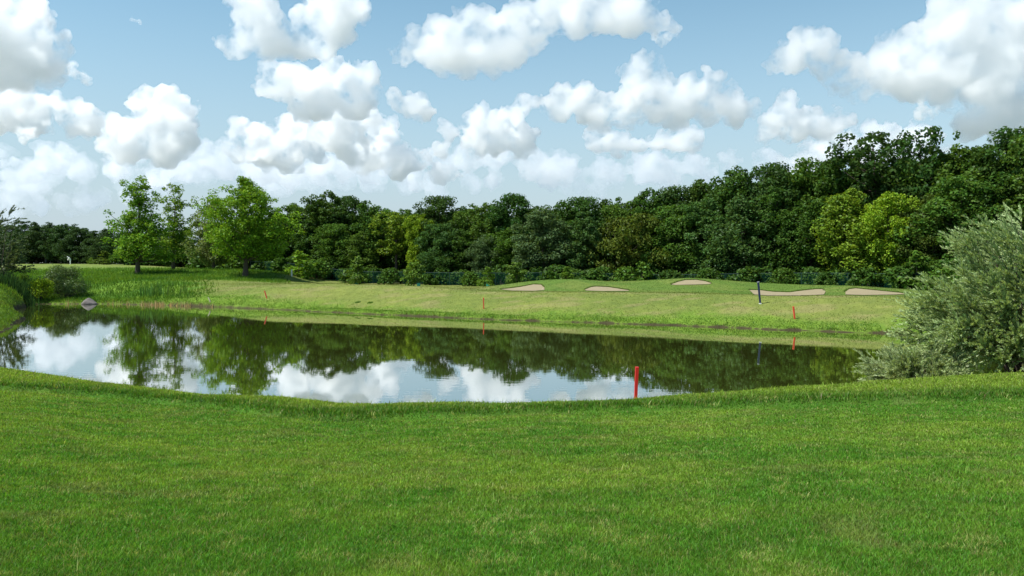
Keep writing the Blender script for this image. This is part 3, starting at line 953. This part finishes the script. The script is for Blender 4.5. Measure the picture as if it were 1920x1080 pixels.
WSEED = 12
K_WIL = (.32, .415, .18)
rng = np.random.default_rng(WSEED)
w_ = make_willow('willow_bush', 4.8, 8.3, 210, 38, K_WIL, 'large silvery willow bush with narrow leaves at the end of the pond', 'bush', (.13, .033), .3, twl=.8, nleaf=46)
x, y = (1944 - CX) / F * 25.2, 25.2
put(w_, (x, y, max(.05, ground(x, y))))
w_ = make_willow('willow_bush', 1.4, 3.6, 60, 24, (.29, .36, .16), 'low willow shoots spreading over the water at the foot of the large willow', 'bush', (.12, .028), .3, twl=.5, nleaf=30)
x, y = (1728 - CX) / F * 24.4, 24.4
put(w_, (x, y, .05))
w_ = make_willow('edge_willow', 7.6, 6.5, 40, 20, (.085, .125, .048), 'greyish green willow at the picture edge above the reeds', 'tree', (.22, .07), .5, twl=1.1, nleaf=22)
put(w_, on_ground(-18, 70))

# reeds
def reeds(name, px0, px1, D0, D1, n, hmin, hmax, label, colr):
    ck = rng.uniform(px0, px1, 14); px = ck[rng.integers(0, 14, n)] + rng.normal(0, (px1 - px0) * .09, n); D = rng.uniform(D0, D1, n)
    X = (px - CX) / F * D
    Z = height(X, D)
    h = rng.uniform(hmin, hmax, n) * rng.uniform(.55, 1, n)
    c = np.array(colr) * (.6 + .8 * rng.random(n))[:, None]
    return tag(grass_obj(name, [blades(X, D, Z, h, .05 * (.7 + .6 * rng.random(n)), .05 + .22 * rng.random(n), c, True)], M_grass), label)


reeds('reeds', -40, 58, 66, 75, 2600, 1.0, 2.1, 'tall dark green reeds on the bank below the edge willow', (.035, .085, .022))
reeds('reeds', 60, 160, 76, 80, 700, .8, 1.6, 'tall green reeds behind the dark rounded shore bush', (.05, .11, .026))
reeds('reeds', 262, 304, 70.5, 73, 110, .7, 1.8, 'clump of upright reeds above the dry stubble', (.075, .165, .035))
reeds('reeds', 310, 350, 70, 72, 40, .7, 1.5, 'thin scattered reeds beside the upright reed clump', (.07, .13, .03))

# ------------------------------------------------------------------ sand bunkers
def bunker(outline, label, D0):
    pts = np.array(outline, float)
    x0, x1 = pts[:, 0].min(), pts[:, 0].max()
    # split into upper and lower chains by sampling
    nx, ny = 60, 12
    V = []
    xs = np.linspace(x0 + .3, x1 - .3, nx)
    up, lo = [], []
    n = len(pts)
    for x in xs:
        ys = []
        for i in range(n):
            a, b = pts[i], pts[(i + 1) % n]
            if (a[0] - x) * (b[0] - x) <= 0 and a[0] != b[0]:
                ys.append(a[1] + (b[1] - a[1]) * (x - a[0]) / (b[0] - a[0]))
        up.append(min(ys)); lo.append(max(ys))
    lips = []
    for x, u, l in zip(xs, up, lo):
        for k in range(ny):
            py = l + (u - l) * k / (ny - 1)
            h = hit(x, py, D0)
            V.append([h[0], h[1], h[2] + .035])
        lips.append(V[-1])
    i, j = np.meshgrid(np.arange(nx - 1), np.arange(ny - 1), indexing='ij'); i = i.ravel(); j = j.ravel()
    Fq = np.stack([i * ny + j, (i + 1) * ny + j, (i + 1) * ny + j + 1, i * ny + j + 1], 1)
    o = mesh_np('sand_bunker', np.array(V), Fq, M_sand, smooth_shade=True)
    tag(o, label, 'bunker', kind='structure')
    # overhanging turf lip
    lips = np.array(lips)
    m = 3200
    t = rng.random(m) * (nx - 1); a = np.floor(t).astype(int); f = (t - a)[:, None]; a = np.clip(a, 0, nx - 2)
    q = lips[a] * (1 - f) + lips[a + 1] * f
    q[:, 1] += rng.uniform(.0, .35, m)
    cc = lerp(C_ROUGH * .8, C_FAIR2, rng.random(m))
    return blades(q[:, 0], q[:, 1], q[:, 2] - .02, (.05 + .07 * rng.random(m)), np.full(m, .05), .5 + .7 * rng.random(m), cc)


lip = []
lip.append(bunker([(938, 543), (960, 541), (980, 538), (1000, 534), (1015, 534.5), (1021, 540), (1021, 544.5), (1000, 546), (960, 545.5)], 'pale sand bunker in the first mound, nearest the upright red stake', 52))
lip.append(bunker([(1096, 544), (1108, 539), (1118, 538), (1140, 539), (1160, 542), (1180, 545), (1178, 546.2), (1130, 546.5), (1100, 545.5)], 'small flat sand bunker at the foot of the first mound', 52))
lip.append(bunker([(1258, 534), (1272, 529), (1285, 526), (1305, 525.5), (1322, 528), (1334, 531.5), (1330, 533.5), (1290, 534.5), (1266, 535)], 'highest sand bunker near the top of the second mound', 52))
lip.append(bunker([(1405, 544.5), (1425, 545), (1450, 548), (1480, 549), (1510, 545), (1530, 543), (1545, 543), (1548, 547), (1545, 553), (1500, 555), (1440, 555), (1414, 553)], 'longest sand bunker directly behind the navy post', 48))
lip.append(bunker([(1585, 548), (1592, 543), (1605, 541.5), (1640, 545), (1690, 550), (1700, 552), (1680, 553), (1620, 554), (1585, 553)], 'sand bunker next to the silvery willow', 48))
grass_obj('bunker_lip_grass', lip, M_grass, 'rough turf fringe hanging over the upper edges of the sand bunkers')

# dark weed tufts on the fairway
for px, py, lab in [(671, 567.5, 'larger dark weed tuft on the far fairway above the shore'), (694, 568, 'smaller dark weed tuft on the far fairway above the shore')]:
    c = hit(px, py, 40); m = 220
    a = rng.random(m) * 6.28; r = np.sqrt(rng.random(m)) * .24
    X = c[0] + r * np.cos(a); Y = c[1] + r * np.sin(a)
    v, fs, cl = blades(X - c[0], Y - c[1], height(X, Y) - c[2], (.03 + .08 * rng.random(m)) * (1.2 - 3 * r), np.full(m, .04), .5 + .8 * rng.random(m), C_LAWN * .7 * (.6 + .7 * rng.random(m))[:, None])
    o = mesh_np('weed_tuft', v, fs, M_grass, cols=cl, loc=c); tag(o, lab, 'weed')


# ------------------------------------------------------------------ posts and stakes
def prism(bm, z0, z1, w0, w1, d0, d1, ox=0, oy=0, bev=.004):
    vs = []
    for z, w, d in ((z0, w0, d0), (z1, w1, d1)):
        vs.append([bm.verts.new((ox + sx * w / 2, oy + sy * d / 2, z)) for sx, sy in ((-1, -1), (1, -1), (1, 1), (-1, 1))])
    a, b = vs
    bm.faces.new(a[::-1]); bm.faces.new(b)
    es = []
    for i in range(4): bm.faces.new((a[i], a[(i + 1) % 4], b[(i + 1) % 4], b[i]))
    bmesh.ops.bevel(bm, geom=[e for e in bm.edges if all(v in a + b for v in e.verts)], offset=bev, segments=2, affect='EDGES')
    return bm


def stake(base, top_px, top_py, wtop, wbot, mat, label, group='red hazard stakes round the pond'):
    top = P(top_px, top_py, base[1])
    d = Vector(top - base); h = d.length
    bm = bmesh.new(); prism(bm, -.25, h, wbot, wtop, wbot * .8, wtop * .8)
    o = bm_obj('hazard_stake', bm, mat, loc=base)
    o.rotation_euler = d.to_track_quat('Z', 'Y').to_euler()
    return tag(o, label, 'stake', group)


b0 = on_ground(1191.5, 18.6)
stake(b0, 1194.5, 688, .095, .075, M_red, 'bright red stake standing on the lawn at the near edge of the pond')
stake(hit(500.5, 559.5, 45), 496, 545, .10, .09, M_redfar, 'leaning red stake on the far bank below the broad open tree')
stake(hit(907, 579, 40), 906.5, 558, .10, .09, M_redfar, 'upright red stake in the middle of the far bank')
stake(hit(1490, 598.5, 38), 1487.5, 574.5, .105, .09, M_redfar, 'red stake on the far bank below the longest bunker')

# navy post: shaft with pale foot collar and cap
b0 = hit(1425.5, 570, 40)
t = empty('marker_post', b0, 'tall leaning navy blue post on the fairway before the longest bunker', 'post')
top = P(1421.5, 528, b0[1]); d = Vector(top - b0); h = d.length
bm = bmesh.new(); prism(bm, .05, h - .05, .10, .115, .10, .115, bev=.01); bm_obj('shaft', bm, M_navy, t)
bm = bmesh.new(); prism(bm, -.2, .047, .145, .14, .145, .14, bev=.01); bm_obj('foot_collar', bm, M_white, t)
bm = bmesh.new(); prism(bm, h - .047, h, .14, .12, .14, .12, bev=.01); bm_obj('cap', bm, simple_material('grey_cap', (.25, .27, .3)), t)
t.rotation_euler = d.to_track_quat('Z', 'Y').to_euler()
# white post
b0 = hit(547, 518.5, 60)
bm = bmesh.new(); hh = 13.5 * b0[1] / F; prism(bm, -.2, hh, .16, .14, .12, .12, bev=.01)
tag(bm_obj('white_post', bm, M_white, loc=b0), 'short white post on the grass at the wood edge beside the broad open tree', 'post')

# turquoise guards of the saplings
for px, D, lab in [(669, 94.6, 'turquoise guard box at the foot of the first sapling'), (785, 92.4, 'turquoise guard box at the foot of the second sapling along the fence'), (915, 87.5, 'turquoise guard box below the small light green sapling')]:
    g_ = on_ground(px, D)
    bm = bmesh.new()
    # open square tube
    w = .17
    for sx, sy, lx, ly in ((0, -1, 2 * w, .02), (0, 1, 2 * w, .02), (-1, 0, .02, 2 * w - .045), (1, 0, .02, 2 * w - .045)):
        prism(bm, -.1, .42, lx, lx, ly, ly, sx * w, sy * w, .003)
    tag(bm_obj('tree_guard', bm, M_teal, loc=g_), lab, 'tree guard')

# net poles
for px, y0, D, lab in [(40, 428, 166, 'thin green net pole nearest the edge willow'), (86, 424, 166, 'thin green net pole left of the white figure, most visible one'), (135, 428, 168, 'thin green net pole directly above the white figure')]:
    g_, h = top_scale(px, y0, D)
    V_, F_ = tube([[0, 0, -.3], [0, 0, h * .5], [0, 0, h]], [.075, .07, .06], 8)
    tag(mesh_np('net_pole', V_, F_, M_fencepost, loc=g_, smooth_shade=True), lab, 'pole', 'tall poles of the practice net')

# green wire fence along the wood
fpx = np.linspace(470, 1790, 47)
fpos = []
for p_ in fpx:
    fpos.append(on_ground(p_, edge_D(p_) - 1.6))
fpos = np.array(fpos)
fe = empty('wire_fence', fpos[0], 'long dark green wire mesh fence along the foot of the wood', 'fence')
FH = 1.55
for q in fpos:
    V_, F_ = tube([[0, 0, -.3], [0, 0, FH * .5], [0, 0, FH + .05]], [.035, .035, .035], 6)
    mesh_np('post', V_ + (q - fpos[0]), F_, M_fencepost, fe)
V_ = np.concatenate([fpos - fpos[0] + [0, 0, .02], fpos - fpos[0] + [0, 0, FH]])
k = np.arange(len(fpos) - 1); n_ = len(fpos)
mesh_np('wire_panel', V_, np.stack([k, k + 1, k + 1 + n_, k + n_], 1), M_net, fe)
V_, F_ = tube(fpos - fpos[0] + [0, 0, FH + .02], np.full(n_, .022), 5)
mesh_np('top_rail', V_, F_, M_fencepost, fe)

# rock
bm = bmesh.new(); bmesh.ops.create_icosphere(bm, subdivisions=4, radius=1)
for v in bm.verts:
    c = np.array(v.co)
    n = 1 + .35 * (vnoise(np.array([c[0] * 1.3 + 7]), np.array([c[1] * 1.3 + c[2]]))[0] - .5) + .1 * (vnoise(np.array([c[0] * 5 + 7]), np.array([c[2] * 5 + c[1]]))[0] - .5)
    x = c[0] * n; zz = c[2] * n
    peak = 1.0 - .62 * max(0, min(1, (x + .25) / 1.1)) if x > -.25 else 1 - .5 * (-.25 - x)
    v.co = (x * .66, c[1] * n * .5, zz * (.55 * peak if zz > 0 else .4))
r_ = shore(166, 570.5)
tag(bm_obj('rock', bm, M_rock, smooth_shade=True, loc=(r_[0], r_[1] + .2, .02)), 'pale grey pointed rock at the waterline beside the dark rounded bush', 'rock')
# pale broken stalks near the shore
for px, py, lab in [(393, 567, 'pale broken stalk leaning on the far shore past the dry stubble')]:
    c = hit(px, py, 50)
    V_, F_ = tube([[.1, 0, -.1], [0, 0, .18], [-.13, 0, .42]], [.05, .05, .03], 6)
    tag(mesh_np('broken_stalk', V_, F_, simple_material('dry_stalk', (.5, .42, .3)), loc=c), lab, 'stalk')

# ------------------------------------------------------------------ person in white, bending over on the far tee
def skin_body(name, pts, edges, radii, mat, parent, root=0, sub=2):
    me = bpy.data.meshes.new(name); me.from_pydata(pts, edges, [])
    o = link(name, me, parent)
    m = o.modifiers.new('skin', 'SKIN'); m.use_smooth_shade = True
    for i, r in enumerate(radii):
        me.skin_vertices[0].data[i].radius = (r, r)
        me.skin_vertices[0].data[i].use_root = (i == root)
    s = o.modifiers.new('sub', 'SUBSURF'); s.levels = sub; s.render_levels = sub
    me.materials.append(mat)
    return o


pb = on_ground(131.5, 146)
pe = empty('person', pb, 'person in white clothes bending forward on the far slope', 'person')
body = [(0, 0, .86), (-.04, 0, 1.02), (-.14, 0, 1.2), (-.26, 0, 1.33), (-.36, 0, 1.38), (-.45, 0, 1.40),
        (.02, .1, .84), (.05, .12, .47), (.08, .12, .09), (-.06, .13, .04), (.02, -.1, .84), (-.02, -.13, .47), (.02, -.14, .09), (-.13, -.15, .04),
        (-.27, .2, 1.28), (-.33, .24, 1.0), (-.42, .12, .8), (-.27, -.2, 1.28), (-.33, -.24, 1.0), (-.42, -.12, .8)]
ed = [(0, 1), (1, 2), (2, 3), (3, 4), (4, 5), (0, 6), (6, 7), (7, 8), (8, 9), (0, 10), (10, 11), (11, 12), (12, 13), (3, 14), (14, 15), (15, 16), (3, 17), (17, 18), (18, 19)]
rad_ = [.16, .15, .17, .14, .06, .10, .11, .075, .05, .04, .11, .075, .05, .04, .065, .05, .035, .065, .05, .035]
skin_body('body', body, ed, rad_, M_cloth, pe)
bm = bmesh.new(); bmesh.ops.create_uvsphere(bm, u_segments=16, v_segments=10, radius=.112)
for v in bm.verts: v.co = (v.co.x * 1.05, v.co.y * .85, v.co.z * 1.1)
o = bm_obj('cap', bm, M_cloth, pe, True); o.location = (-.47, 0, 1.45)
pe.rotation_euler = (0, 0, .9); pe.scale = (.95, .95, .95)

# ------------------------------------------------------------------ clouds
def vapour(name, dens, size, lo, hi, g):
    m, nt, out = new_mat(name)
    pv = N(nt, 'ShaderNodeVolumePrincipled'); pv.inputs['Color'].default_value = (.9995, .9995, .9995, 1); pv.inputs['Anisotropy'].default_value = g
    gp = N(nt, 'ShaderNodeNewGeometry')
    nz = N(nt, 'ShaderNodeTexNoise'); nz.inputs['Scale'].default_value = 1 / size; nz.inputs['Detail'].default_value = 5; nz.inputs['Roughness'].default_value = .6
    nt.links.new(gp.outputs['Position'], nz.inputs['Vector'])
    mr = N(nt, 'ShaderNodeMapRange'); mr.inputs['From Min'].default_value = lo; mr.inputs['From Max'].default_value = hi
    mr.inputs['To Min'].default_value = 0; mr.inputs['To Max'].default_value = dens
    nt.links.new(nz.outputs['Fac'], mr.inputs['Value']); nt.links.new(mr.outputs[0], pv.inputs['Density'])
    nt.links.new(pv.outputs[0], out.inputs['Volume'])
    return m


M_cloud = vapour('cloud_vapour', .062, 110, .405, .64, .66)
M_far = vapour('far_cloud_vapour', .016, 140, .38, .62, .55)
M_thin = vapour('thin_cloud_vapour', .0062, 300, .36, .64, .5)
M_wisp = vapour('wisp_vapour', .05, 30, .40, .62, .5)
bm = bmesh.new(); bmesh.ops.create_icosphere(bm, subdivisions=2, radius=1)
IV = np.array([v.co[:] for v in bm.verts]); IF = np.array([[v.index for v in f.verts] for f in bm.faces]); bm.free()
TEX = {}


def tex(kind, size):
    k = (kind, round(size))
    if k not in TEX:
        t = bpy.data.textures.new('billow', kind); t.noise_scale = size
        if kind == 'CLOUDS': t.noise_depth = 4
        TEX[k] = t
    return TEX[k]


def cloud(puffs, D, label, mat=None, vox=5.0, kids=11, base=None, group=None, kind=None, name='cumulus_cloud', grow=1.2):
    crng = np.random.default_rng(int(puffs[0][0] * 7 + puffs[0][1]) % 99991)
    V = []; Fc = []; n = 0
    m_ = D / F
    c0 = P(puffs[0][0], puffs[0][1], D)

    def kidsof(x, y, r, dz, depth):
        out_ = []
        for i in range(kids if depth == 0 else 4):
            a = crng.uniform(-.5, 3.64); q = crng.uniform(.6, .98) * r
            rb = r * crng.uniform(.28, .52)
            bx, by = x + math.cos(a) * q, y - math.sin(a) * q * (1 if math.sin(a) > 0 else .5)
            bz = dz + crng.uniform(-.8, .3) * r
            out_.append((bx, by, rb, bz))
            if depth < 1 and rb > 5: out_ += kidsof(bx, by, rb, bz, depth + 1)
        return out_
    for (px, py, r) in puffs:
        r *= grow
        for (bx, by, br, dz) in [(px, py, r, 0)] + kidsof(px, py, r, 0, 0):
            if base is not None and by + br > base: by = base - br * .8
            c = P(bx, by, D) + np.array([0, dz * m_, 0]); R = br * m_
            V.append(IV * R * np.array([1, 1, .95]) + c - c0); Fc.append(IF + n); n += len(IV)
    V = np.concatenate(V); Fc = np.concatenate(Fc)
    me = bpy.data.meshes.new(name); me.vertices.add(len(V)); me.vertices.foreach_set('co', V.astype(np.float32).ravel())
    me.loops.add(Fc.size); me.loops.foreach_set('vertex_index', Fc.astype(np.int32).ravel())
    me.polygons.add(len(Fc)); me.polygons.foreach_set('loop_start', np.arange(len(Fc), dtype=np.int32) * 3)
    me.update(calc_edges=True)
    o = link(name, me, loc=c0)
    md = o.modifiers.new('remesh', 'REMESH'); md.mode = 'VOXEL'; md.voxel_size = vox * D / 3000
    for kd, size, st, mid in (('VORONOI', 90, -34, .55), ('VORONOI', 40, -28, .5), ('CLOUDS', 50, 34, .5), ('VORONOI', 17, -13, .5), ('CLOUDS', 14, 9, .5)):
        d_ = o.modifiers.new('billow', 'DISPLACE'); d_.texture = tex(kd, size * D / 3000); d_.texture_coords = 'GLOBAL'; d_.strength = st * D / 3000; d_.mid_level = mid
    md = o.modifiers.new('clean', 'REMESH'); md.mode = 'VOXEL'; md.voxel_size = vox * D / 3000
    me.materials.append(mat or M_cloud)
    tag(o, label, 'cloud', group, kind)
    return o


SKY = [
    ([(20, 60, 55), (50, 45, 32), (85, 100, 36), (60, 130, 42), (0, 120, 60), (-60, 80, 80), (100, 95, 20), (10, 30, 28), (70, 60, 28)], 2800, 'towering white cloud cut by the picture edge, over the edge willow', 172),
    ([(20, 195, 30), (55, 190, 22), (-20, 215, 38), (100, 195, 16), (150, 225, 30), (130, 200, 16), (160, 250, 18), (70, 232, 22)], 3600, 'grey based cloud under the towering edge cloud', 262),
    ([(270, 195, 20), (320, 195, 26), (340, 215, 26), (300, 230, 38), (225, 245, 26), (260, 255, 36), (340, 262, 30), (215, 272, 22), (300, 280, 34), (240, 285, 26)], 4200, 'heaped white cloud right above the first two open trees', 308),
    ([(480, 20, 42), (440, 85, 22), (500, 65, 38), (560, 60, 42), (620, 40, 44), (650, 10, 38), (600, 78, 28), (530, 80, 26), (470, 70, 28)], 2600, 'flat based white cloud at the top of the sky above the broad open tree', 108),
    ([(520, 155, 26), (500, 165, 18), (570, 165, 32), (630, 145, 28), (680, 150, 24), (600, 188, 34), (660, 188, 30), (695, 175, 15), (570, 192, 26)], 3400, 'rounded white cloud directly beneath the flat based top cloud', 222),
    ([(640, 242, 38), (680, 230, 26), (610, 258, 26), (660, 270, 30)], 4300, 'dull grey cloud patch hanging below the rounded middle cloud', 305),
    ([(460, 250, 18), (490, 255, 19), (550, 235, 22), (560, 262, 28), (500, 282, 30), (450, 288, 18), (540, 295, 26), (590, 290, 16)], 5000, 'low heaped cloud over the broad open tree', 322),
    ([(720, 250, 20), (735, 278, 25), (690, 298, 26), (780, 308, 20), (820, 325, 15), (850, 328, 12), (750, 320, 18)], 5200, 'low stepped cloud above the first high point of the wood', 342),
    ([(745, 190, 14), (780, 200, 18), (795, 215, 14), (765, 205, 12), (785, 224, 10)], 3600, 'small lone cloud between the middle clouds', 235),
    ([(760, 100, 20), (800, 90, 32), (840, 98, 40), (890, 50, 26), (870, 40, 16), (810, 45, 12), (900, 88, 42), (950, 88, 42), (990, 60, 36), (1030, 32, 36), (1080, 28, 38), (1130, 22, 38), (1180, 28, 34), (1225, 42, 21), (1260, 52, 11), (880, 112, 28), (930, 112, 28)], 2500, 'long winged white cloud high over the middle of the pond', 146),
    ([(1210, 135, 23), (1185, 150, 18), (1245, 145, 12), (1050, 195, 25), (1095, 185, 20), (1120, 210, 30), (1180, 200, 34), (1235, 195, 32), (1290, 185, 30), (1340, 175, 27), (1360, 195, 23), (1325, 205, 26), (1405, 205, 15), (1380, 215, 17), (1270, 215, 24)], 3300, 'wide many headed cloud over the middle of the wood', 243),
    ([(900, 230, 25), (950, 225, 22), (990, 200, 15), (930, 262, 26), (980, 268, 24), (890, 275, 18), (840, 250, 14), (830, 288, 12)], 4800, 'soft pale cloud left of the wide many headed cloud', 300),
    ([(1110, 250, 13), (1130, 268, 18), (1160, 272, 18), (1270, 265, 22), (1300, 268, 16), (1235, 268, 16), (1200, 272, 12)], 5200, 'flat low cloud under the wide many headed cloud', 288),
    ([(1515, 85, 28), (1490, 110, 26), (1540, 105, 27), (1455, 120, 16), (1555, 125, 22), (1600, 150, 34), (1650, 140, 36), (1570, 150, 22), (1660, 105, 26), (1710, 95, 36), (1740, 120, 46), (1790, 80, 42), (1830, 30, 38), (1800, 12, 34), (1860, 50, 32), (1850, 110, 55), (1900, 90, 46), (1930, 35, 46), (1780, 155, 44), (1700, 160, 30), (1860, 180, 50), (1930, 200, 55), (1830, 225, 36), (1890, 248, 30), (1620, 160, 28)], 2700, 'huge towering white cloud over the high end of the wood', None),
    ([(1472, 195, 15), (1465, 225, 21), (1500, 230, 24), (1530, 235, 18), (1575, 228, 17), (1430, 255, 14), (1480, 250, 18), (1540, 252, 16)], 4000, 'medium cloud between the wide cloud and the towering cloud', 268),
    ([(1520, 300, 24), (1560, 282, 24), (1600, 270, 22), (1640, 290, 34), (1480, 315, 18), (1720, 270, 30), (1690, 290, 26)], 5200, 'cloud half hidden behind the two tall see-through trees', None),
]
for puffs, D, lab, base in SKY:
    cloud(puffs, D, lab, base=base)
for pf, D, lab in [([(150, 142, 9), (143, 136, 6), (157, 146, 7)], 3000, 'tiny torn wisp of cloud beside the towering edge cloud'), ([(248, 38, 5), (262, 41, 5)], 2800, 'faintest tiny wisp high in the blue above the heaped white cloud'),
                   ([(1235, 70, 10), (1255, 68, 9), (1270, 66, 6)], 2600, 'thin streak under the tip of the long winged cloud'), ([(55, 252, 9), (48, 256, 6)], 3500, 'small bright puff under the grey based cloud'), ([(1735, 212, 11), (1722, 220, 8), (1748, 218, 7)], 2600, 'small puff below the huge towering cloud')]:
    cloud(pf, D, lab, mat=M_wisp, vox=3.0, kids=7, grow=1.3)
low = [(120, 300, 20), (100, 325, 16), (150, 320, 20), (60, 340, 22), (30, 362, 22), (5, 292, 12), (160, 375, 16), (130, 382, 14), (190, 370, 14), (380, 315, 24), (340, 320, 20), (420, 310, 22), (240, 320, 18), (210, 310, 14), (1020, 310, 18), (1050, 315, 20), (1035, 325, 18), (1210, 320, 20), (1245, 325, 16), (1160, 335, 12), (1300, 315, 13), (1322, 321, 10), (930, 335, 12), (640, 330, 20), (600, 345, 18), (700, 340, 18), (520, 340, 22), (560, 335, 18), (470, 345, 18), (1080, 345, 16), (1120, 350, 14), (820, 350, 16), (880, 345, 14), (300, 345, 20), (250, 360, 18), (20, 395, 16), (70, 390, 14), (1130, 310, 14), (760, 345, 14)]
mid = [(20, 335, 16), (60, 322, 18), (100, 300, 16), (125, 292, 14), (215, 318, 16), (400, 300, 18), (425, 318, 16), (600, 318, 20), (640, 312, 20), (700, 318, 18), (830, 300, 16), (870, 300, 18), (930, 292, 20), (985, 296, 18), (1010, 318, 20), (1040, 322, 22), (1062, 330, 16), (1150, 328, 14), (1200, 318, 20), (1235, 325, 20), (1262, 332, 14), (1300, 314, 14), (1325, 322, 12), (1370, 300, 12), (1430, 300, 14), (350, 322, 18), (300, 328, 18), (480, 330, 20), (540, 330, 20), (780, 332, 16), (925, 333, 12)]
cloud(mid, 7000, 'pale hazy heaped clouds in a row above the tree line', mat=M_far, kids=8, grow=1.45, kind='stuff', name='distant_clouds')
cloud(low, 9000, 'bank of faint hazy clouds low along the horizon', mat=M_thin, kids=7, grow=1.5, kind='stuff', name='low_clouds')

# ------------------------------------------------------------------ sky, sun, camera
EL, AZ = math.radians(58), math.radians(-108)     # AZ from +Y towards +X
w = bpy.data.worlds.new('World'); sc.world = w; w.use_nodes = True
nt = w.node_tree; L = nt.links.new
sky = N(nt, 'ShaderNodeTexSky', sky_type='NISHITA', sun_disc=False)
sky.sun_elevation = EL; sky.sun_rotation = AZ; sky.air_density = 1.0; sky.dust_density = 0.0; sky.ozone_density = 1.5; sky.altitude = 100
hs = N(nt, 'ShaderNodeHueSaturation'); hs.inputs['Saturation'].default_value = .95; hs.inputs['Hue'].default_value = .485
L(sky.outputs[0], hs.inputs['Color'])
tcw = N(nt, 'ShaderNodeTexCoord'); sx = N(nt, 'ShaderNodeSeparateXYZ'); L(tcw.outputs['Generated'], sx.inputs[0])
mr = N(nt, 'ShaderNodeMapRange', interpolation_type='SMOOTHSTEP'); mr.inputs['From Min'].default_value = -.05; mr.inputs['From Max'].default_value = .36
mr.inputs['To Min'].default_value = 1; mr.inputs['To Max'].default_value = 0; L(sx.outputs['Z'], mr.inputs['Value'])
tint = N(nt, 'ShaderNodeMix', data_type='RGBA', blend_type='MULTIPLY'); tint.inputs[0].default_value = 1; L(hs.outputs[0], tint.inputs[6]); tint.inputs[7].default_value = (1.04, 1.16, 1.13, 1)
hz = N(nt, 'ShaderNodeMix', data_type='RGBA'); L(mr.outputs[0], hz.inputs[0]); L(tint.outputs[2], hz.inputs[6]); hz.inputs[7].default_value = (3.7, 4.5, 5.15, 1)
L(hz.outputs[2], nt.nodes['Background'].inputs[0]); nt.nodes['Background'].inputs[1].default_value = .078
sun = bpy.data.lights.new('sun', 'SUN'); sun.energy = 4.2; sun.angle = math.radians(.5); sun.color = (1, .97, .915)
so = bpy.data.objects.new('sun', sun); COL.objects.link(so)
dv = Vector((math.sin(AZ) * math.cos(EL), math.cos(AZ) * math.cos(EL), math.sin(EL)))
so.rotation_euler = dv.to_track_quat('Z', 'Y').to_euler(); so.location = (-30, 0, 60)

cam = bpy.data.cameras.new('camera'); cam.sensor_width = 36; cam.lens = F / 1920 * 36; cam.shift_y = -60 / 1920; cam.clip_start = .1; cam.clip_end = 60000
co = bpy.data.objects.new('camera', cam); COL.objects.link(co); co.location = (0, 0, HC); co.rotation_euler = (math.pi / 2, 0, 0)
sc.camera = co
sc.view_settings.view_transform = 'Standard'; sc.view_settings.look = 'None'; sc.view_settings.exposure = .8; sc.view_settings.gamma = 1
sc.cycles.use_denoising = True; sc.cycles.denoising_prefilter = 'ACCURATE'; sc.cycles.volume_step_rate = 1.0; sc.cycles.volume_max_steps = 256
sc.cycles.max_bounces = 64; sc.cycles.diffuse_bounces = 3; sc.cycles.glossy_bounces = 3; sc.cycles.transmission_bounces = 4; sc.cycles.volume_bounces = 64; sc.cycles.transparent_max_bounces = 24
sc.cycles.sample_clamp_indirect = 8
